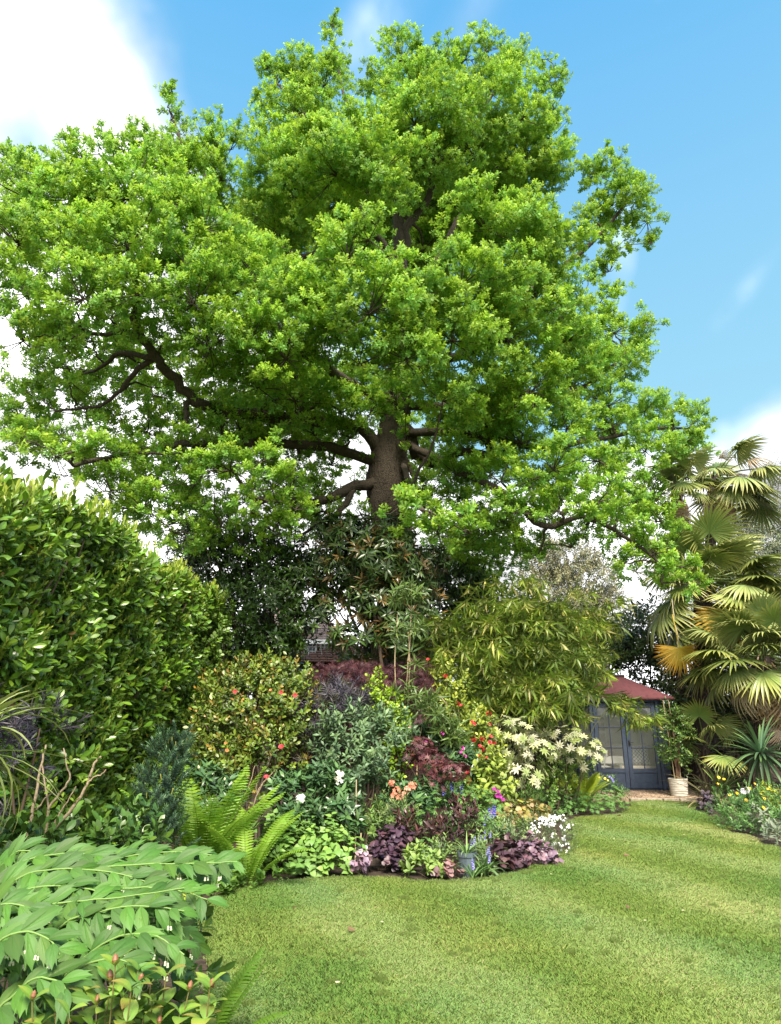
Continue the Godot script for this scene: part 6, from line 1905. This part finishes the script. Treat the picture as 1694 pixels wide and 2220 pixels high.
	for k in 22:
		var t := k / 22.0
		var az := k * 2.4
		var d := Vector3(cos(az), -0.25, sin(az)).normalized()
		var p := Vector3(0, 0.10 + 0.13 * t, 0)
		sp.leaf(p, d, Vector3.UP, 0.032 * (1.1 - 0.6 * t), 0.018, ROUND, 0.9, 0.2, vary(Color(0.10, 0.095, 0.42), 0.25), 1.1)
		sp.leaf(p, d.rotated(Vector3.UP, 0.5), Vector3.UP, 0.03 * (1.1 - 0.6 * t), 0.016, ROUND, 0.9, 0.2, vary(Color(0.13, 0.12, 0.5), 0.25), 1.1)
	sp.tube(PackedVector3Array([Vector3(0, -0.16, 0), Vector3(0, 0.24, 0)]), PackedFloat32Array([0.004, 0.003]), 4, Color(0.08, 0.14, 0.05))
	var spike := sp.done()
	var blm := leafmat(W1, 0.5, 0.5)
	var lav := leafmat(Color(1.7, 1.7, 1.0), 0.5, 0.5)
	var bb := [["cluster of deep blue bell spikes below the crimson maple", 980, 1715, 9.9, 5, 20, 10, blm, 1.0], ["pair of deep blue bell spikes behind the catmint clump", 1058, 1757, 9.35, 6, 12, 22, blm, 1.0], ["pale blue flower spikes above the blue grey pot", 1020, 1828, 8.3, 3, 6, 8, lav, 0.8], ["pale lavender flower spikes right of the blue grey pot", 1054, 1850, 8.15, 3, 5, 8, lav, 0.8], ["single lavender spike leaning over the blue grey pot rim", 1026, 1872, 7.85, 2, 3, 5, lav, 0.75], ["grey blue flower spikes among the catmint leaves", 1050, 1810, 8.7, 4, 14, 5, lav, 0.55]]
	for b in bb:
		var o := thing("bluebell", b[0], "flower", at_x(b[1], b[2] + 40, b[3]))
		for k in b[4]:
			var p := px(b[1] + rng.randf_range(-1, 1) * b[5], b[2] + rng.randf_range(-1, 1) * b[6], b[3]) - o.position
			part("flower_spike", spike, b[7], o, Transform3D(Basis(Vector3(rng.randf() - 0.5, 0, rng.randf() - 0.5).normalized(), 0.2).scaled(Vector3.ONE * b[8]), p - Vector3(0, 0.17, 0) * b[8]))
			var st := MB.new()
			st.tube(PackedVector3Array([Vector3(p.x * 0.5, 0, p.z * 0.5), p - Vector3(0, 0.25, 0) * b[8]]), PackedFloat32Array([0.004, 0.003]), 4, Color(0.08, 0.14, 0.05))
			part("stem", st.done(), twig, o)
		for k in 12:
			var lf := MB.new()
			var az := rng.randf() * TAU
			lf.leaf(Vector3.ZERO, Vector3(cos(az) * 0.5, 1, sin(az) * 0.5).normalized(), Vector3(-cos(az), 0.3, -sin(az)), rng.randf_range(0.2, 0.32), 0.016, STRAP, 1.2, 0.3, Color(0.07, 0.14, 0.04))
			part("leaf", lf.done(), soft[k % 3], o)
	# magenta gladiolus
	var gl := thing("gladiolus", "magenta flowered stems below the scarlet flowered shrub", "flower", at_x(1082, 1760, 10.2))
	for p in [[1072, 1712, 8], [1080, 1718, 8], [1084, 1727, 7], [1090, 1735, 6], [1077, 1726, 7]]:
		part("magenta_flower", bloom(6, 0.036, 0.022, 0.8, Color(0.26, 0.012, 0.19), Color(0.3, 0.1, 0.3)), blm, gl, facing(px(p[0], p[1], 9.9) - gl.position, Vector3(0, 0.4, 1) + ball() * 0.4, 1.0))
	for k in 6:
		var lf := MB.new()
		lf.leaf(Vector3(rng.randf_range(-0.08, 0.08), 0, 0), Vector3(rng.randf_range(-0.2, 0.2), 1, 0.1).normalized(), Vector3(0, 0, 1), 0.75, 0.03, STRAP, 0.4, 0.2, Color(0.08, 0.15, 0.04))
		part("leaf", lf.done(), soft[k % 3], gl)
	# blue grey pot
	var pt := ground(1014, 1903, 0.0)
	var pot := thing("flower_pot", "small blue grey plastic pot standing at the lawn edge", "plant pot", pt)
	var pb := MB.new()
	pb.lathe([Vector2(0, 0.002), Vector2(0.075, 0.0), Vector2(0.092, 0.205), Vector2(0.102, 0.207), Vector2(0.106, 0.25), Vector2(0.096, 0.25), Vector2(0.09, 0.2), Vector2(0, 0.195)], 28, Color(0.105, 0.135, 0.165))
	part("pot_body", pb.done(), leafmat(W1, 0.4, 0.0), pot)
	strap_plant("bulb_leaves", "tuft of narrow pale green leaves growing in the blue grey pot", "plant", pt + Vector3(0, 0.2, 0), 34, 0.26, 0.016, 25, 85, 1.2, Color(0.11, 0.19, 0.06), Color(0.15, 0.22, 0.08))
	strap_plant("bulb_leaves", "arching pale green strap leaves right of the blue grey pot", "plant", at_x(1050, 1895, 8.15), 30, 0.32, 0.03, 15, 70, 1.5, Color(0.10, 0.18, 0.06), Color(0.14, 0.22, 0.08))
	strap_plant("iris_leaves", "clump of upright blue green sword leaves behind the bluebells", "plant", at_x(1015, 1770, 10.3), 34, 0.62, 0.03, 55, 88, 0.5, Color(0.05, 0.11, 0.05), Color(0.07, 0.13, 0.05))
	# garden canes
	for k in [["upright brown garden cane behind the heart-leaved mound", 773, 1690, 1806, 9.0], ["short pale garden cane beside the lilac heuchera", 783, 1806, 1860, 8.4]]:
		var a := px(k[1], k[2], k[4])
		var o := thing("garden_cane", k[0], "cane", Vector3(a.x, 0, a.z))
		var mb := MB.new()
		mb.tube(PackedVector3Array([Vector3.ZERO, Vector3(0.0, a.y, 0)]), PackedFloat32Array([0.009, 0.008]), 7, W1)
		part("rod", mb.done(), cane, o)
	# grey plant label on a stick
	var lp := px(789, 1836, 8.35)
	var lo := thing("plant_label", "small pale grey plant marker beside the garden cane", "plant label", Vector3(lp.x, 0, lp.z))
	var lb := MB.new()
	lb.box(Vector3(0, lp.y, 0), Vector3(0.09, 0.035, 0.004), Color(0.45, 0.47, 0.5), Basis(Vector3.RIGHT, -0.5), 0.001)
	lb.box(Vector3(0, lp.y / 2 - 0.01, -0.004), Vector3(0.008, lp.y - 0.02, 0.004), Color(0.4, 0.4, 0.42))
	part("plate", lb.done(), leafmat(W1, 0.4, 0.0), lo)

	# right-hand bed
	var pop := []
	for k in 3:
		pop.append(sprig(12, 0.13, 0.05, 0.018, [0.3, 0.8, 0.5, 1.0, 0.5, 0.0], 1.3, 0.5, 0.5, 0.1, Color(0.06, 0.14, 0.035), Color(0.10, 0.20, 0.055)))
	var wp := bush("welsh_poppy", "feathery green poppy clump with yellow flowers at the right of the lawn", "plant", at_x(1610, 1810, 11.3), [ell(1580, 1760, 11.6, 34, 34), ell(1620, 1780, 11.2, 48, 34), ell(1670, 1790, 10.8, 50, 36), ell(1600, 1800, 10.9, 34, 22), ell(1650, 1740, 11.7, 50, 30), ell(1700, 1760, 11.0, 40, 40)], 75.0, "sprig", pop, soft, 300, {"up": 0.7, "stem_r": 0.004})
	var yb := [bloom(5, 0.03, 0.034, 1.0, Color(0.62, 0.40, 0.015), Color(0.5, 0.25, 0.02)), bloom(6, 0.028, 0.03, 0.8, Color(0.66, 0.36, 0.012), Color(0.5, 0.2, 0.02))]
	dots(wp, "yellow_flower", yb, [leafmat(W1, 0.5, 0.6)], [px(1558, 1686, 11.8), px(1556, 1700, 11.7), px(1570, 1690, 11.8), px(1598, 1720, 11.3), px(1625, 1710, 11.3), px(1618, 1735, 11.0), px(1657, 1731, 10.8), px(1665, 1712, 11.2), px(1582, 1723, 11.4), px(1636, 1700, 11.5), px(1655, 1752, 10.6)], 0.9)
	dots(wp, "white_flower", [truss(8, 0.04, 5, 0.03, 0.024, Color(0.74, 0.68, 0.74), Color(0.6, 0.5, 0.4))], [leafmat(W1, 0.5, 0.5)], [px(1617, 1713, 11.2), px(1612, 1716, 11.2)], 1.0)
	bush("golden_euonymus", "yellow green small-leaved shrub beside the right edge flowers", "shrub", at_x(1690, 1770, 11.4), [ell(1692, 1735, 11.4, 36, 26), ell(1720, 1750, 11.2, 40, 34)], 80.0, "sprig", [sprig(9, 0.1, 0.04, 0.022, OVAL, 1.3, 0.5, 0.3, 0.1, Color(0.18, 0.22, 0.02), Color(0.32, 0.33, 0.03))], soft, 70, {"up": 0.7, "stem_r": 0.005})
	bush("lambs_ear", "silver grey leaved plant at the lawn edge below the poppies", "plant", at_x(1690, 1830, 10.0), [ell(1690, 1815, 10.1, 34, 20), ell(1655, 1770, 10.7, 20, 18), ell(1720, 1830, 9.8, 40, 24)], 60.0, "leaf_cluster", [sprig(7, 0.06, 0.09, 0.03, OVAL, 1.3, 0.7, 0.5, 0.1, Color(0.12, 0.15, 0.10), Color(0.19, 0.22, 0.15))], soft, 70, {"up": 0.8, "stem_r": 0.003})
	# violas by the door
	var vo := bush("violas", "blue and yellow violas in grey green leaves beside the summerhouse door", "plant", at_x(1315, 1735, 14.9), [ell(1312, 1706, 14.9, 26, 20), ell(1335, 1722, 14.9, 26, 14)], 90.0, "sprig", [sprig(9, 0.12, 0.045, 0.02, OVAL, 1.3, 0.5, 0.3, 0.1, Color(0.06, 0.12, 0.05), Color(0.09, 0.16, 0.06))], soft, 70, {"up": 0.8, "stem_r": 0.003})
	var vb := [bloom(5, 0.026, 0.026, 1.1, Color(0.17, 0.14, 0.48), Color(0.6, 0.5, 0.05)), bloom(5, 0.03, 0.03, 1.1, Color(0.6, 0.5, 0.04), Color(0.5, 0.3, 0.02))]
	dots(vo, "viola_flower", vb, [leafmat(W1, 0.5, 0.5)], [px(1326, 1687, 14.6), px(1300, 1686, 14.6), px(1322, 1684, 14.6), px(1312, 1688, 14.6), px(1330, 1694, 14.6), px(1318, 1692, 14.6), px(1328, 1690, 14.6)], 0.8, Vector3(0, 0.3, 1))


func background() -> void:
	var dk := []
	for k in 3:
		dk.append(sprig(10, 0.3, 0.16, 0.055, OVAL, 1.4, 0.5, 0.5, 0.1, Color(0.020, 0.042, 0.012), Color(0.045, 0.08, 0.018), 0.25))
	var mats := leafmats(0.4, 0.35, 0.25)
	# evergreen screen along the end of the garden
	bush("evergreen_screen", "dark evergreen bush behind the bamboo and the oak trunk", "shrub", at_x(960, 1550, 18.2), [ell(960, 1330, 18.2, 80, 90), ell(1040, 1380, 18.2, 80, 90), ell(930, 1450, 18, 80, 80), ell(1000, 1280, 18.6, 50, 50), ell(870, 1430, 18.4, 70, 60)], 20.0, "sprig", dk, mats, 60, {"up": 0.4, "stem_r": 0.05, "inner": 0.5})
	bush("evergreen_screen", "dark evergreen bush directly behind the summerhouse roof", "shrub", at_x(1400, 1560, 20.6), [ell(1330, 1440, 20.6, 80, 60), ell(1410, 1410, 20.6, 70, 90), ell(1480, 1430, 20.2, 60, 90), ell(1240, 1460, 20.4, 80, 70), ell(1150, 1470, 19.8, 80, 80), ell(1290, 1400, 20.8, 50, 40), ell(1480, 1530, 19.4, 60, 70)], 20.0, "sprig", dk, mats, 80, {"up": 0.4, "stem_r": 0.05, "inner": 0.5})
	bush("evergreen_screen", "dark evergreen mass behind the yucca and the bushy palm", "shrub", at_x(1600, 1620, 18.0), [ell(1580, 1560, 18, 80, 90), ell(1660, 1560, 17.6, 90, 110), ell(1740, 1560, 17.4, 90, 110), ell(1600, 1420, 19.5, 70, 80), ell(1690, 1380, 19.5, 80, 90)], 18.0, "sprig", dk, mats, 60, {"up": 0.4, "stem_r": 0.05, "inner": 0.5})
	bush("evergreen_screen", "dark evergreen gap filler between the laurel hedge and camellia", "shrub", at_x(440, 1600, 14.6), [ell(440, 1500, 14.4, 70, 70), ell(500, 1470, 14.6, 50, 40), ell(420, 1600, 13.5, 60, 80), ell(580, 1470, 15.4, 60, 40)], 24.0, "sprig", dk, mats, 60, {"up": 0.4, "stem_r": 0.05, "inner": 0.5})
	bush("pale_climber", "bright green leafy climber where the laurel hedge ends", "climber", at_x(455, 1600, 13.8), [ell(455, 1390, 13.6, 36, 46), ell(470, 1330, 13.9, 26, 40), ell(440, 1440, 13.4, 34, 36), ell(400, 1180, 13.6, 18, 14), ell(450, 1190, 13.8, 18, 14)], 45.0, "sprig", [sprig(8, 0.14, 0.07, 0.048, OVAL, 1.3, 0.6, 0.4, 0.1, Color(0.06, 0.125, 0.02), Color(0.11, 0.19, 0.028))], leafmats(0.4, 0.6, 0.2), 90, {"up": 0.4, "stem_r": 0.015})
	# distant trees
	var far := []
	for k in 3:
		far.append(sprig(12, 0.5, 0.13, 0.05, OVAL, 1.3, 0.5, 0.4, 0.1, Color(0.10, 0.12, 0.06), Color(0.17, 0.165, 0.10), 0.25, Color(0.12, 0.09, 0.08)))
	bush("distant_tree", "hazy grey green thin-leaved tree behind the bamboo", "tree", at_x(1235, 1550, 34.0), [ell(1200, 1290, 34, 70, 55), ell(1270, 1270, 34, 60, 60), ell(1230, 1220, 34, 60, 40), ell(1170, 1220, 34.5, 40, 40), ell(1310, 1330, 34, 50, 50), ell(1250, 1340, 33.5, 80, 50)], 18.0, "sprig", far, leafmats(0.5, 0.6, 0.2), 40, {"up": 0.4, "stem_r": 0.04, "low": 0.8, "stem_col": Color(0.2, 0.16, 0.13)})
	var euc := []
	for k in 3:
		euc.append(sprig(14, 0.45, 0.13, 0.03, LANCE, 1.6, 0.8, 0.5, 0.1, Color(0.075, 0.105, 0.06), Color(0.13, 0.155, 0.09), 0.25, Color(0.15, 0.1, 0.08)))
	bush("distant_tree", "olive green fine-leaved tree behind the palms at the right edge", "tree", at_x(1660, 1560, 26.0), [ell(1645, 1110, 26, 34, 40), ell(1680, 1160, 26, 60, 60), ell(1640, 1220, 26, 60, 70), ell(1700, 1280, 26, 70, 90), ell(1620, 1320, 26, 60, 70), ell(1600, 1130, 26.5, 24, 30), ell(1690, 1030, 27, 16, 24)], 26.0, "sprig", euc, leafmats(0.5, 0.6, 0.2), 50, {"up": 0.2, "stem_r": 0.04, "low": 0.8})
	bush("distant_tree", "dark round tree far behind the laurel tree left of the house", "tree", at_x(520, 1550, 28.0), [ell(450, 1330, 28, 120, 70), ell(560, 1400, 28, 60, 60), ell(380, 1270, 28, 80, 60)], 7.0, "sprig", dk, mats, 30, {"up": 0.3, "stem_r": 0.12})


func _ready() -> void:
	rng.seed = 4711
	setting()
	twig = leafmat(W1, 0.85, 0.0)
	cane = solid(Color(0.40, 0.32, 0.19), 0.6)
	lawn_and_ground()
	neighbours()
	summerhouse()
	oak()
	hedge()
	background()
	bamboos()
	palms()
	shrub_border()
	foreground()
	flower_border()
	for c in get_children():
		c.remove_meta("_n")
		for k in c.get_children():
			k.remove_meta("_n")
